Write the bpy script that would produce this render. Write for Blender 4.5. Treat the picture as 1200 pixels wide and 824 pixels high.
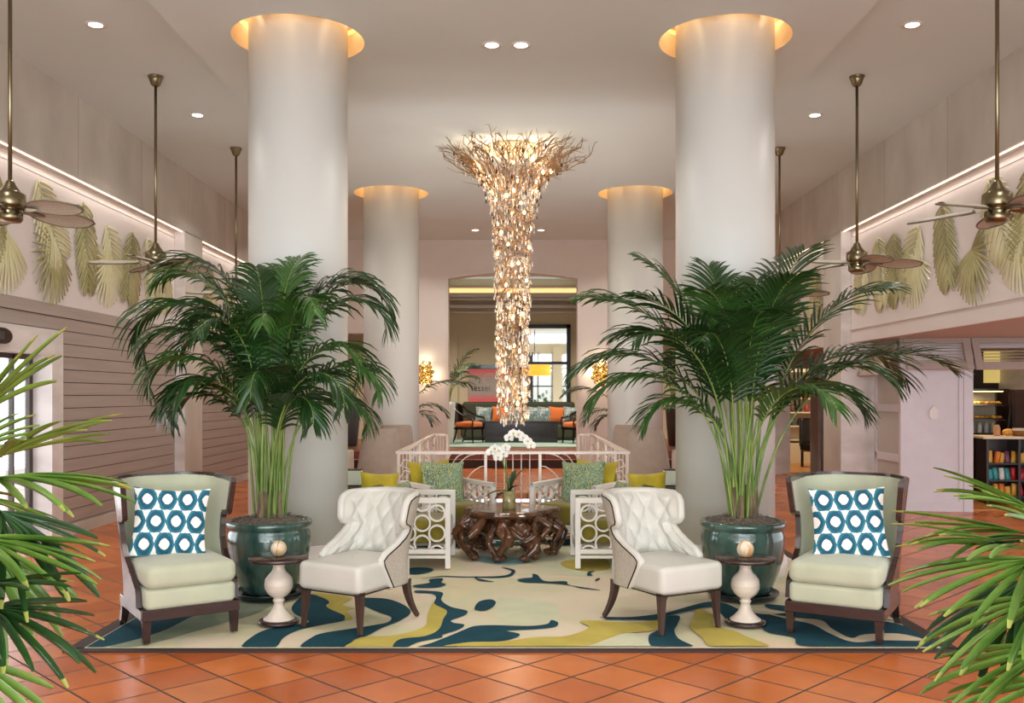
import bpy, math, random
from mathutils import Vector, Matrix, Euler
from math import sin, cos, pi, radians as R, sqrt, floor, exp
scene = bpy.context.scene
for o in list(bpy.data.objects): bpy.data.objects.remove(o)
COL = scene.collection
F, CX, HY, CH = 1110.0, 601.0, 463.0, 1.5      # focal length in pixels of the 1200 px frame, vanishing point, eye height

# ------------------------------------------------------------------ camera
cam_d = bpy.data.cameras.new('camera'); cam = bpy.data.objects.new('camera', cam_d); COL.objects.link(cam)
cam.location = (0, 0, CH); cam.rotation_euler = (pi/2, 0, 0)
cam_d.sensor_width = 36; cam_d.lens = 36*F/1200
cam_d.shift_x = (600-CX)/1200; cam_d.shift_y = (HY-412)/1200
cam_d.clip_start = .05; cam_d.clip_end = 200
scene.camera = cam
# ------------------------------------------------------------------ colour and exposure
vs = scene.view_settings; scene.display_settings.display_device = 'sRGB'
vs.view_transform = 'Standard'; vs.look = 'None'; vs.gamma = 1; vs.use_curve_mapping = False
vs.exposure = 0.34
# ------------------------------------------------------------------ daylight
w = bpy.data.worlds.new('world'); scene.world = w; w.use_nodes = True
bg = w.node_tree.nodes['Background']; bg.inputs[0].default_value = (.90, .95, 1, 1); bg.inputs[1].default_value = 2.2
cy = scene.cycles
cy.max_bounces = 8; cy.diffuse_bounces = 5; cy.glossy_bounces = 4; cy.transmission_bounces = 6; cy.transparent_max_bounces = 12
cy.sample_clamp_indirect = 6; cy.caustics_reflective = False; cy.caustics_refractive = False
cy.use_denoising = True
def lamp(name, kind, loc, power, color=(1, .96, .92), size=.1, rot=(0, 0, 0), spot=None, blend=.6, sy=None, parent=None):
    d = bpy.data.lights.new(name, kind); d.energy = power; d.color = color
    if kind == 'AREA':
        d.size = size
        if sy: d.shape = 'RECTANGLE'; d.size_y = sy
    else: d.shadow_soft_size = size
    if kind == 'SPOT': d.spot_size = R(spot or 120); d.spot_blend = blend
    o = bpy.data.objects.new(name, d); COL.objects.link(o); o.location = loc; o.rotation_euler = rot
    if parent: o.parent = parent
    return o
# daylight falling in through the tall openings of the facade behind the camera
lamp('facade_daylight', 'AREA', (0, -3.2, 2.6), 190, (.90, .96, 1), 5.6, (R(90), 0, 0), sy=3.6)
# added upward fill, low behind the camera, to brighten the ceiling
lamp('ceiling_fill', 'AREA', (0, -3.6, .5), 360, (.90, .97, 1), 9.0, (R(128), 0, 0), sy=2.2)
# added fill hidden in the stair well, aimed up at the ceiling
lamp('stairwell_fill', 'AREA', (0, 10.7, -2.3), 110, (.92, .98, 1), 2.2, (R(180), 0, 0), sy=.8)
# daylight through the glass doors on the left
lamp('door_daylight', 'AREA', (-5.3, 8.0, 1.05), 32, (.90, .97, 1), 1.7, (0, R(-90), 0), sy=3.2)

# ------------------------------------------------------------------ materials
def L(r, g, b):                       # sRGB 0..255 to linear
    f = lambda c: ((c/255+.055)/1.055)**2.4 if c/255 > .04045 else c/255/12.92
    return (f(r), f(g), f(b), 1)
MAT = {}
def mat(name, col, rough=.5, metal=0, var=0, vscale=8, bump=0, bscale=40, coat=0, emit=0, ecol=None, trans=0, ior=1.45, col2=None, stretch=(1, 1, 1), sheen=0, alpha=1, spec=.5, detail=3):
    if name in MAT: return MAT[name]
    m = bpy.data.materials.new(name); m.use_nodes = True; nt = m.node_tree; b = nt.nodes['Principled BSDF']
    b.inputs['Base Color'].default_value = col; b.inputs['Roughness'].default_value = rough; b.inputs['Metallic'].default_value = metal
    b.inputs['IOR'].default_value = ior; b.inputs['Transmission Weight'].default_value = trans
    b.inputs['Coat Weight'].default_value = coat; b.inputs['Sheen Weight'].default_value = sheen
    b.inputs['Specular IOR Level'].default_value = spec
    b.inputs['Alpha'].default_value = alpha
    if emit: b.inputs['Emission Color'].default_value = ecol or col; b.inputs['Emission Strength'].default_value = emit
    if var or bump or col2:
        tc = nt.nodes.new('ShaderNodeTexCoord'); mp = nt.nodes.new('ShaderNodeMapping'); mp.inputs['Scale'].default_value = stretch
        nt.links.new(tc.outputs['Object'], mp.inputs['Vector'])
        if var or col2:
            n = nt.nodes.new('ShaderNodeTexNoise'); n.inputs['Scale'].default_value = vscale; n.inputs['Detail'].default_value = detail
            nt.links.new(mp.outputs[0], n.inputs['Vector'])
            mx = nt.nodes.new('ShaderNodeMix'); mx.data_type = 'RGBA'
            k = 1-var
            mx.inputs[6].default_value = col if col2 else (col[0]*k, col[1]*k, col[2]*k, 1)
            mx.inputs[7].default_value = col2 if col2 else tuple(min(1, c*(1+var)) for c in col[:3])+(1,)
            rp = nt.nodes.new('ShaderNodeMapRange'); rp.inputs[1].default_value = .33; rp.inputs[2].default_value = .67
            nt.links.new(n.outputs[0], rp.inputs[0]); nt.links.new(rp.outputs[0], mx.inputs[0]); nt.links.new(mx.outputs[2], b.inputs['Base Color'])
        if bump:
            n2 = nt.nodes.new('ShaderNodeTexNoise'); n2.inputs['Scale'].default_value = bscale; n2.inputs['Detail'].default_value = 4
            nt.links.new(mp.outputs[0], n2.inputs['Vector'])
            bp = nt.nodes.new('ShaderNodeBump'); bp.inputs['Strength'].default_value = bump; bp.inputs['Distance'].default_value = .01
            nt.links.new(n2.outputs[0], bp.inputs['Height']); nt.links.new(bp.outputs[0], b.inputs['Normal'])
    MAT[name] = m; return m

plaster = mat('plaster', L(226, 218, 210), .75, var=.03, vscale=1.5)
ceil_m = mat('ceiling_paint', L(208, 216, 213), .8, var=.02, vscale=.8)
white_col = mat('column_paint', L(206, 207, 202), .42, var=.01, vscale=2)
cove_m = mat('cove_cream', L(225, 200, 160), .7)
mural_m = mat('mural_panel', L(222, 214, 210), .55, var=.02, vscale=2)
trimw = mat('white_trim', L(222, 214, 208), .5)
stone_m = mat('travertine_cladding', L(182, 176, 166), .4, col2=L(206, 200, 190), vscale=1.3, stretch=(1, 1.2, .7), detail=10)
marble_m = mat('pale_marble', L(234, 229, 226), .3, col2=L(210, 203, 199), vscale=2.2, stretch=(1, 1, 2.5), detail=9)
board_m = mat('taupe_siding', L(168, 156, 148), .45, var=.06, vscale=3, stretch=(1, .3, 6))
groove_m = mat('groove_shadow_gap', L(74, 62, 56), .9)
darkwood = mat('espresso_wood', L(52, 34, 30), .25, var=.15, vscale=6, stretch=(1, 1, 6), coat=.3)
legwood = mat('walnut_leg', L(70, 50, 44), .3, var=.12, vscale=8)
leather = mat('cream_leather', L(196, 194, 184), .32, var=.02, vscale=5, bump=.05, bscale=120)
greyweave = mat('grey_woven_fabric', L(176, 168, 154), .9, var=.14, vscale=90, bump=.3, bscale=200)
nail_m = mat('nailhead_dark', L(48, 38, 32), .35, metal=.6)
celadon = mat('celadon_velvet', L(180, 184, 158), .8, var=.05, vscale=5, sheen=.3)
lacquer = mat('white_lacquer', L(232, 226, 218), .3)
chartreuse = mat('chartreuse_velvet', L(118, 106, 14), .75, var=.18, vscale=7, sheen=.3)
yellowv = mat('yellow_velvet', L(174, 154, 16), .7, var=.14, vscale=9, sheen=.4)
brass = mat('antique_brass', L(132, 122, 96), .28, metal=1)
gold = mat('gold_leaf', L(206, 170, 98), .25, metal=1)
bronze = mat('bronze_twig', L(150, 118, 86), .42, metal=.5, var=.2, vscale=30)
crystal = mat('crystal_drop', L(255, 246, 232), .08, trans=.35, spec=.8)
smoke = mat('smoky_crystal', L(60, 46, 38), .1, coat=.5)
bulb_m = mat('warm_bulb', L(255, 214, 150), .4, emit=14, ecol=L(255, 205, 135))
blade_m = mat('woven_fan_blade', L(178, 174, 156), .6, var=.2, vscale=20, stretch=(2, 14, 2))
bladerim = mat('fan_blade_rim', L(110, 96, 82), .6)
potglaze = mat('teal_green_glaze', L(34, 60, 56), .14, col2=L(84, 110, 98), vscale=6, stretch=(1.5, 1.5, .4), coat=.6, detail=7)
saucerm = mat('dark_green_saucer', L(26, 36, 34), .25)
soilm = mat('bark_mulch', L(92, 82, 72), .95, col2=L(146, 132, 118), vscale=60, bump=1, bscale=90)
leafk = mat('kentia_leaf', L(30, 62, 22), .36, var=.3, vscale=6)
leafk2 = mat('kentia_leaf_light', L(50, 86, 32), .4, var=.25, vscale=6)
stemk = mat('kentia_stem', L(84, 118, 44), .4, col2=L(140, 158, 78), vscale=5, stretch=(3, 3, 1))
trunkk = mat('fibrous_trunk', L(96, 80, 58), .9, col2=L(150, 134, 104), vscale=30, stretch=(1, 1, .2), bump=.6)
leafr = mat('rhapis_leaf', L(66, 104, 32), .32, col2=L(120, 148, 62), vscale=5)
leafr2 = mat('rhapis_leaf_dark', L(34, 66, 26), .3, var=.25, vscale=7)
leaftip = mat('rhapis_tip_yellow', L(150, 154, 74), .5)
reliefm = mat('gilded_olive_relief', L(204, 200, 152), .42, col2=L(226, 222, 184), vscale=3, metal=.25)
reliefd = mat('dark_olive_relief', L(150, 146, 98), .45, col2=L(190, 184, 136), vscale=3, metal=.25)
ceramic = mat('striped_cream_ceramic', L(214, 200, 184), .3, var=.05, vscale=14, stretch=(.2, .2, 5))
taupef = mat('taupe_upholstery', L(150, 134, 120), .9, var=.05, vscale=12)
taupel = mat('pale_taupe_upholstery', L(190, 178, 166), .9, var=.04, vscale=12)
railm = mat('champagne_metal', L(214, 200, 188), .35, metal=.2)
glassm = mat('clear_glass', (.95, .97, .97, 1), .03, trans=1, ior=1.2, alpha=.25)
black = mat('black_lacquer', L(20, 16, 16), .22, coat=.4)
blackframe = mat('black_steel', L(34, 36, 40), .4)
orange = mat('orange_velvet', L(204, 104, 40), .75, sheen=.2)
darkgreen = mat('dark_olive_sofa', L(66, 66, 48), .85)
petal = mat('white_petal', L(248, 246, 240), .45)
petalc = mat('orchid_centre', L(214, 190, 90), .5)
louver_m = mat('taupe_louver_paint', L(176, 160, 150), .55)
shopwall = mat('lilac_grey_panel', L(206, 198, 202), .5, var=.02)
shopwood = mat('dark_shop_wood', L(44, 26, 20), .35)
shopfloor = mat('shop_wood_floor', L(176, 118, 56), .35, var=.2, vscale=3, stretch=(1, 12, 1))
yellowpanel = mat('backlit_onyx_panel', L(206, 190, 120), .5, emit=.55, ecol=L(214, 190, 110))
creamroom = mat('beige_room_wall', L(204, 190, 160), .8, var=.02)
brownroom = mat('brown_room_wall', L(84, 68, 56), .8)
led = mat('warm_white_led', L(255, 236, 216), .5, emit=2.2, ecol=L(255, 226, 200))
ledamber = mat('amber_led', L(255, 196, 110), .5, emit=1.1, ecol=L(255, 196, 120))
downl = mat('downlight_lens', L(255, 246, 230), .5, emit=9, ecol=L(255, 244, 224))

def nodes_of(name, rough=.5, spec=.5, sheen=0, coat=0):
    m = bpy.data.materials.new(name); m.use_nodes = True; b = m.node_tree.nodes['Principled BSDF']
    b.inputs['Roughness'].default_value = rough; b.inputs['Specular IOR Level'].default_value = spec; b.inputs['Sheen Weight'].default_value = sheen; b.inputs['Coat Weight'].default_value = coat
    MAT[name] = m; return m, m.node_tree, b
def N(nt, t, **k):
    n = nt.nodes.new('ShaderNode'+t)
    for a, v in k.items():
        if a.startswith('i'): n.inputs[int(a[1:])].default_value = v
        else: setattr(n, a, v)
    return n
def ramp(nt, src, stops, interp='LINEAR'):
    r = nt.nodes.new('ShaderNodeValToRGB'); nt.links.new(src, r.inputs[0]); r.color_ramp.interpolation = interp
    e = r.color_ramp.elements
    e[0].position, e[0].color = stops[0]; e[1].position, e[1].color = stops[-1]
    for p, c in stops[1:-1]:
        q = e.new(p); q.color = c
    return r.outputs[0]
# terracotta tiles laid on the diagonal
def tilemat(name, size, rotz, org, c1, c2, grout, mortar, rough=.3, off=0, bw=None):
    m, nt, b = nodes_of(name, rough)
    tc = N(nt, 'TexCoord'); sub = N(nt, 'VectorMath', operation='SUBTRACT'); sub.inputs[1].default_value = (org[0], org[1], 0)
    rot = N(nt, 'VectorRotate', rotation_type='Z_AXIS'); rot.inputs['Angle'].default_value = rotz
    nt.links.new(tc.outputs['Object'], sub.inputs[0]); nt.links.new(sub.outputs[0], rot.inputs['Vector'])
    br = N(nt, 'TexBrick', offset=off, squash=1); nt.links.new(rot.outputs[0], br.inputs['Vector'])
    for k, v in (('Color1', c1), ('Color2', c2), ('Mortar', grout), ('Scale', 1), ('Mortar Size', mortar), ('Mortar Smooth', .1), ('Bias', 0), ('Brick Width', bw or size), ('Row Height', size)): br.inputs[k].default_value = v
    nz = N(nt, 'TexNoise'); nz.inputs['Scale'].default_value = 3; nz.inputs['Detail'].default_value = 6; nt.links.new(tc.outputs['Object'], nz.inputs['Vector'])
    mx = N(nt, 'Mix', data_type='RGBA', blend_type='MULTIPLY'); mx.inputs[0].default_value = .5
    g = ramp(nt, nz.outputs[0], [(.3, (.72, .7, .68, 1)), (.7, (1.15, 1.12, 1.1, 1))])
    nt.links.new(br.outputs[0], mx.inputs[6]); nt.links.new(g, mx.inputs[7]); nt.links.new(mx.outputs[2], b.inputs['Base Color'])
    rr = N(nt, 'MapRange', i1=0, i2=1, i3=rough, i4=.85); nt.links.new(br.outputs[1], rr.inputs[0]); nt.links.new(rr.outputs[0], b.inputs['Roughness'])
    inv = N(nt, 'Math', operation='MULTIPLY', i1=-1.0); nt.links.new(br.outputs[1], inv.inputs[0])
    wv = N(nt, 'TexNoise'); wv.inputs['Scale'].default_value = 9; nt.links.new(rot.outputs[0], wv.inputs['Vector'])
    ad = N(nt, 'Math', operation='MULTIPLY_ADD', i1=.12); nt.links.new(wv.outputs[0], ad.inputs[0]); nt.links.new(inv.outputs[0], ad.inputs[2])
    bp = N(nt, 'Bump'); bp.inputs['Strength'].default_value = .35; bp.inputs['Distance'].default_value = .006
    nt.links.new(ad.outputs[0], bp.inputs['Height']); nt.links.new(bp.outputs[0], b.inputs['Normal'])
    return m
terracotta = tilemat('terracotta_tiles', .330, R(45), (-.154, 5.504), L(206, 116, 54), L(178, 90, 42), L(70, 52, 40), .0065, .26)
brickstep = tilemat('terracotta_step_tiles', .17, 0, (0, 0), L(150, 84, 60), L(128, 70, 52), L(60, 40, 34), .008, .4, .5, .33)

def ikat():                                  # teal ogee rings on white
    m, nt, b = nodes_of('teal_ikat_cotton', .8)
    tc = N(nt, 'TexCoord'); sp = N(nt, 'SeparateXYZ'); nt.links.new(tc.outputs['Object'], sp.inputs[0])
    nz = N(nt, 'TexNoise'); nz.inputs['Scale'].default_value = 40; nt.links.new(tc.outputs['Object'], nz.inputs['Vector'])
    def M(op, a, c, third=None):
        n = N(nt, 'Math', operation=op)
        for i, x in enumerate((a, c, third)):
            if x is None: continue
            if isinstance(x, (int, float)): n.inputs[i].default_value = x
            else: nt.links.new(x, n.inputs[i])
        return n.outputs[0]
    jz = M('MULTIPLY_ADD', nz.outputs[0], .012, -.006)
    u = M('MULTIPLY_ADD', M('ADD', sp.outputs[0], jz), 8.3, 20.2); v = M('MULTIPLY_ADD', M('ADD', sp.outputs[2], jz), 7.0, 20.5)
    row = M('FLOOR', v, 0); sh = M('MULTIPLY', M('MODULO', row, 2), .5)
    fx = M('SUBTRACT', M('FRACT', M('ADD', u, sh), 0), .5); fy = M('SUBTRACT', M('FRACT', v, 0), .5)
    a = M('POWER', M('DIVIDE', M('ABSOLUTE', fx, 0), .52), 1.9); c = M('POWER', M('DIVIDE', M('ABSOLUTE', fy, 0), .66), 1.35)
    d = M('ADD', a, c)
    colr = ramp(nt, d, [(0, L(240, 238, 232)), (.27, L(18, 88, 112)), (.62, L(38, 118, 138)), (.93, L(242, 240, 234))], 'CONSTANT')
    nt.links.new(colr, b.inputs['Base Color']); return m
ikat_m = ikat()
def twig(name, g1, g2, line, sc):
    m, nt, b = nodes_of(name, .85)
    tc = N(nt, 'TexCoord'); nz = N(nt, 'TexNoise'); nz.inputs['Scale'].default_value = 6; nt.links.new(tc.outputs['Object'], nz.inputs['Vector'])
    mp = N(nt, 'Mapping'); mp.inputs['Scale'].default_value = (1.6, 1, .6); mp.inputs['Rotation'].default_value = (0, .5, 0); nt.links.new(tc.outputs['Object'], mp.inputs['Vector'])
    add = N(nt, 'VectorMath', operation='MULTIPLY_ADD'); add.inputs[1].default_value = (.12, .12, .12); nt.links.new(nz.outputs[1], add.inputs[0]); nt.links.new(mp.outputs[0], add.inputs[2])
    vo = N(nt, 'TexVoronoi', feature='DISTANCE_TO_EDGE'); vo.inputs['Scale'].default_value = sc; nt.links.new(add.outputs[0], vo.inputs['Vector'])
    base = ramp(nt, nz.outputs[0], [(.35, g1), (.65, g2)])
    k = ramp(nt, vo.outputs[0], [(0, (1, 1, 1, 1)), (.07, (1, 1, 1, 1)), (.12, (0, 0, 0, 1))])
    mx = N(nt, 'Mix', data_type='RGBA'); nt.links.new(k, mx.inputs[0]); nt.links.new(base, mx.inputs[6]); mx.inputs[7].default_value = line
    nt.links.new(mx.outputs[2], b.inputs['Base Color']); return m
twig_m = twig('teal_coral_print', L(46, 98, 96), L(96, 142, 130), L(176, 174, 112), 40)
floral_m = twig('blue_white_print', L(206, 214, 210), L(120, 146, 150), L(52, 70, 60), 26)
def rugbase():
    m, nt, b = nodes_of('rug_wool_field', .95, .2)
    tc = N(nt, 'TexCoord'); nz = N(nt, 'TexNoise'); nz.inputs['Scale'].default_value = 1.1; nz.inputs['Detail'].default_value = 2; nz.inputs['Distortion'].default_value = 1.2
    nt.links.new(tc.outputs['Object'], nz.inputs['Vector'])
    c = ramp(nt, nz.outputs[0], [(.3, L(218, 204, 180)), (.44, L(216, 202, 178)), (.53, L(204, 202, 168)), (.6, L(212, 202, 166)), (.7, L(216, 196, 168))])
    nt.links.new(c, b.inputs['Base Color']); return m
rug_field = rugbase()
# ------------------------------------------------------------------ mesh builder
class MB:
    def __init__(s): s.v = []; s.f = []; s.mi = []; s.sm = []; s.mats = []; s.cur = 0
    def m(s, material):
        if material not in s.mats: s.mats.append(material)
        s.cur = s.mats.index(material); return s
    def add(s, vs, fs, smooth=False):
        n = len(s.v); s.v += [tuple(p) for p in vs]
        for f in fs: s.f.append([i+n for i in f]); s.mi.append(s.cur); s.sm.append(smooth)
        return s
    def box(s, c, d, rz=0, M=None):
        c = Vector(c); h = Vector(d)/2; q = M or (Matrix.Rotation(rz, 3, 'Z') if rz else None)
        ps = []
        for k in (-1, 1):
            for (i, j) in ((-1, -1), (1, -1), (1, 1), (-1, 1)):
                p = Vector((i*h.x, j*h.y, k*h.z)); ps.append(c+(q@p if q else p))
        return s.add(ps, [(3, 2, 1, 0), (4, 5, 6, 7), (0, 1, 5, 4), (1, 2, 6, 5), (2, 3, 7, 6), (3, 0, 4, 7)])
    def b2(s, lo, hi): return s.box([(a+b)/2 for a, b in zip(lo, hi)], [abs(b-a) for a, b in zip(lo, hi)])
    def tube(s, path, r, n=8, cap=True, closed=False, sq=None):
        P = [Vector(p) for p in path]; m = len(P); rr = r if isinstance(r, (list, tuple)) else [r]*m
        ref = None; vs = []
        for i in range(m):
            t = (P[(i+1) % m]-P[i-1]) if closed else (P[min(i+1, m-1)]-P[max(i-1, 0)])
            if t.length < 1e-9: t = Vector((0, 0, 1))
            t.normalize()
            if ref is None:
                ref = Vector((0, 0, 1)) if abs(t.z) < .9 else Vector((1, 0, 0))
            ref = (ref-t*ref.dot(t))
            if ref.length < 1e-6: ref = t.orthogonal()
            ref.normalize(); bi = t.cross(ref)
            for k in range(n):
                a = 2*pi*k/n + (pi/n if n == 4 else 0)
                ax, bx = (sq if sq else (1, 1))
                vs.append(P[i]+(ref*cos(a)*ax+bi*sin(a)*bx)*rr[i])
        fs = []
        for i in range(m if closed else m-1):
            j = (i+1) % m
            for k in range(n): k2 = (k+1) % n; fs.append((i*n+k, i*n+k2, j*n+k2, j*n+k))
        if cap and not closed: fs += [tuple(range(n-1, -1, -1)), tuple((m-1)*n+k for k in range(n))]
        return s.add(vs, fs, n > 4)
    def lathe(s, prof, n=48, c=(0, 0, 0), smooth=True):
        vs = []; fs = []
        for (r, z) in prof:
            for k in range(n): a = 2*pi*k/n; vs.append((c[0]+r*cos(a), c[1]+r*sin(a), c[2]+z))
        for i in range(len(prof)-1):
            for k in range(n): k2 = (k+1) % n; fs.append((i*n+k, i*n+k2, (i+1)*n+k2, (i+1)*n+k))
        if prof[0][0] > 1e-4: fs.append(tuple(range(n-1, -1, -1)))
        if prof[-1][0] > 1e-4: fs.append(tuple((len(prof)-1)*n+k for k in range(n)))
        return s.add(vs, fs, smooth)
    def grid(s, rows, smooth=True, closed_u=False):
        n = len(rows[0]); vs = [p for r in rows for p in r]; fs = []
        for i in range(len(rows)-1):
            for k in range(n if closed_u else n-1): k2 = (k+1) % n; fs.append((i*n+k, i*n+k2, (i+1)*n+k2, (i+1)*n+k))
        return s.add(vs, fs, smooth)
    def prism(s, poly, z0, z1, T=None):
        n = len(poly); vs = [Vector((x, y, z0)) for x, y in poly]+[Vector((x, y, z1)) for x, y in poly]
        if T: vs = [T@p for p in vs]
        return s.add(vs, [tuple(range(n-1, -1, -1)), tuple(range(n, 2*n))]+[(i, (i+1) % n, n+(i+1) % n, n+i) for i in range(n)])
    def sph(s, c, r, n=10, m=7, sc=(1, 1, 1)):
        rows = [[(c[0]+r*sc[0]*sin(pi*j/m)*cos(2*pi*k/n), c[1]+r*sc[1]*sin(pi*j/m)*sin(2*pi*k/n), c[2]+r*sc[2]*cos(pi*j/m)) for k in range(n)] for j in range(m, -1, -1)]
        return s.grid(rows, True, True)
    def build(s, name, parent=None, bevel=0, seg=2, sub=0, loc=None):
        me = bpy.data.meshes.new(name); me.from_pydata(s.v, [], s.f)
        for mm in s.mats: me.materials.append(mm)
        me.polygons.foreach_set('material_index', s.mi); me.polygons.foreach_set('use_smooth', s.sm); me.update()
        o = bpy.data.objects.new(name, me); COL.objects.link(o)
        if parent: o.parent = parent
        if loc: o.location = loc
        if bevel:
            b = o.modifiers.new('bevel', 'BEVEL'); b.width = bevel; b.segments = seg; b.limit_method = 'ANGLE'; b.angle_limit = R(40)
            if seg > 1:
                for p in me.polygons: p.use_smooth = True
                w_ = o.modifiers.new('wn', 'WEIGHTED_NORMAL')
        if sub: q = o.modifiers.new('sub', 'SUBSURF'); q.levels = sub; q.render_levels = sub
        return o
def tag(o, label=None, cat=None, group=None, kind=None):
    if label: o['label'] = label
    if cat: o['category'] = cat
    if group: o['group'] = group
    if kind: o['kind'] = kind
    return o
def struct(o): o['kind'] = 'structure'; return o
def thing(name, label, cat, loc=(0, 0, 0), rz=0, group=None):
    o = bpy.data.objects.new(name, None); COL.objects.link(o); o.location = loc; o.rotation_euler = (0, 0, rz); o.empty_display_size = .1
    return tag(o, label, cat, group)
def dup(root, loc=None, rz=None, label=None, group=None):
    def cp(o, par):
        c = o.copy(); COL.objects.link(c); c.parent = par
        for ch in list(o.children): cp(ch, c)
        return c
    r = cp(root, None)
    if loc: r.location = loc
    if rz is not None: r.rotation_euler = (0, 0, rz)
    if label: r['label'] = label
    if group: r['group'] = group
    return r
def crom(pts, k=5, closed=True):
    n = len(pts); out = []
    rng = range(n) if closed else range(n-1)
    for i in rng:
        g = (lambda j: Vector(pts[j % n])) if closed else (lambda j: Vector(pts[max(0, min(n-1, j))]))
        a, b, c, d = g(i-1), g(i), g(i+1), g(i+2)
        for q in range(k):
            t = q/k; out.append(.5*((2*b)+(c-a)*t+(2*a-5*b+4*c-d)*t*t+(3*b-a-3*c+d)*t**3))
    if not closed: out.append(Vector(pts[-1]))
    return out
def fl(px, py): Y = F*CH/(py-HY); return ((px-CX)*Y/F, Y)      # a point of the ground plane

# ================================================================== THE ROOM
W1, W2 = 4.59, 4.73          # cladding plane, niche plane
ZC, ZS = 4.65, 4.50          # side ceiling, central lowered slab
YB, YP0, YP1, YE = -3.0, 13.26, 14.0, 19.2
def quad(mb, a, b, c, d): mb.add([a, b, c, d], [(0, 1, 2, 3)])
WX, WY0, WY1 = 1.24, 10.2, 14.75       # stair well
m = MB().m(terracotta)
for x0, x1, y0, y1 in ((-9, 9, YB, WY0), (-9, -WX, WY0, WY1), (WX, 9, WY0, WY1), (-9, 9, WY1, 19.5)):
    m.b2((x0, y0, -.12), (x1, y1, 0))
struct(m.build('floor'))
# stair descending towards the viewer inside the well
m = MB().m(brickstep)
for i in range(12): m.b2((-WX, WY1-.30*(i+1), -2.4), (WX, WY1-.30*i, -.165*(i+1)))
m.m(plaster)
m.b2((-WX-.1, WY0, -2.4), (-WX, WY1, -.12)); m.b2((WX, WY0, -2.4), (WX+.1, WY1, -.12)); m.b2((-WX, WY0-.1, -2.4), (WX, WY0, -.12)); m.b2((-WX, WY0, -2.5), (WX, WY1, -2.4))
struct(m.build('floor_stairs'))
# raised room: two steps across, upper floor
m = MB().m(brickstep).b2((-9, 19.38, -.1), (5.15, 19.95, .17)).b2((-9, 19.7, -.1), (5.15, 20.25, .335))
m.m(mat('upper_floor', L(120, 72, 52), .35)).b2((-9, 20.1, .2), (5.15, 27, .34))
struct(m.build('floor_upper'))
# ceiling: high side fields and the lowered central slab with four round cut-outs
m = MB().m(ceil_m)
SX, SY = 2.78, 16.3
for x0, x1, y0, y1 in ((-6, -SX, YB, 19.3), (SX, 6, YB, 19.3), (-SX, SX, SY, 19.3)): m.b2((x0, y0, ZC), (x1, y1, ZC+.1))
struct(m.build('ceiling'))
COLS = [(-1.81, 8.0), (1.79, 8.0), (-1.81, 14.1), (1.82, 14.1)]
CR, HR = .41, .55
m = MB().m(ceil_m)
def slab(x0, x1, y0, y1): quad(m, (x0, y0, ZS), (x0, y1, ZS), (x1, y1, ZS), (x1, y0, ZS))
e = .75; ys = [YB, 8-e, 8+e, 14.1-e, 14.1+e, SY]
for i in range(5):
    y0, y1 = ys[i], ys[i+1]
    if i in (0, 2, 4): slab(-SX, SX, y0, y1)
    else:
        cl, cr = (COLS[0], COLS[1]) if i == 1 else (COLS[2], COLS[3])
        slab(-SX, cl[0]-e, y0, y1); slab(cl[0]+e, cr[0]-e, y0, y1); slab(cr[0]+e, SX, y0, y1)
        for c in (cl, cr):
            n = 64; outer = []; inner = []
            for k in range(n):
                a = 2*pi*k/n; s_ = e/max(abs(cos(a)), abs(sin(a))); outer.append((c[0]+s_*cos(a), c[1]+s_*sin(a), ZS)); inner.append((c[0]+HR*cos(a), c[1]+HR*sin(a), ZS))
            m.add(outer+inner, [(k, (k+1) % n, n+(k+1) % n, n+k) for k in range(n)])
for (a, b) in (((-SX, YB), (-SX, SY)), ((-SX, SY), (SX, SY)), ((SX, SY), (SX, YB))):
    quad(m, (*a, ZS), (*b, ZS), (*b, ZC+.2), (*a, ZC+.2))
struct(m.build('ceiling_slab'))
for i, c in enumerate(COLS):          # lit recess around each column head
    m = MB().m(cove_m).lathe([(HR, 0), (HR, .20), (HR+.10, .20), (HR+.10, .34), (CR-.02, .34)], 64, (c[0], c[1], ZS))
    m.f = [f for f in m.f if len(f) < 10]; m.mi = m.mi[:len(m.f)]; m.sm = [False]*len(m.f)
    o = struct(m.build('ceiling_recess'))
    where = ['left front', 'right front', 'left rear', 'right rear'][i]
    n = 48; o = MB().m(ledamber).tube([((HR+.06)*cos(2*pi*k/n), (HR+.06)*sin(2*pi*k/n), 0) for k in range(n)], .022, 8, closed=True).build('light_ring', loc=(c[0], c[1], ZS+.25))
    tag(o, 'amber light ring in the ceiling recess around the %s column' % where, 'light', 'ceiling light rings')
    for k in range(6):
        a = 2*pi*(k+.5)/6; lamp('ring_glow', 'POINT', ((HR-.07)*cos(a), (HR-.07)*sin(a), 0), .75, (1, .76, .45), .03, parent=o)
# columns
for i, c in enumerate(COLS):
    t = thing('column', ['large white round column in front on the left, behind the left floor palm', 'large white round column in front on the right, behind the right floor palm',
                         'white round column further back, left of the hanging chandelier', 'white round column further back, right of the hanging chandelier'][i], 'column', (c[0], c[1], 0), 0, 'round white columns')
    MB().m(white_col).lathe([(CR, .16), (CR, ZS+.345)], 72).build('shaft', t)
    pr = [(.49, 0), (.49, .06), (.505, .075), (.515, .11), (.505, .15), (.48, .175), (.46, .19), (.43, .21), (CR+.005, .27), (CR, .28)]
    MB().m(trimw).lathe(pr, 72).build('base', t)

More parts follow.
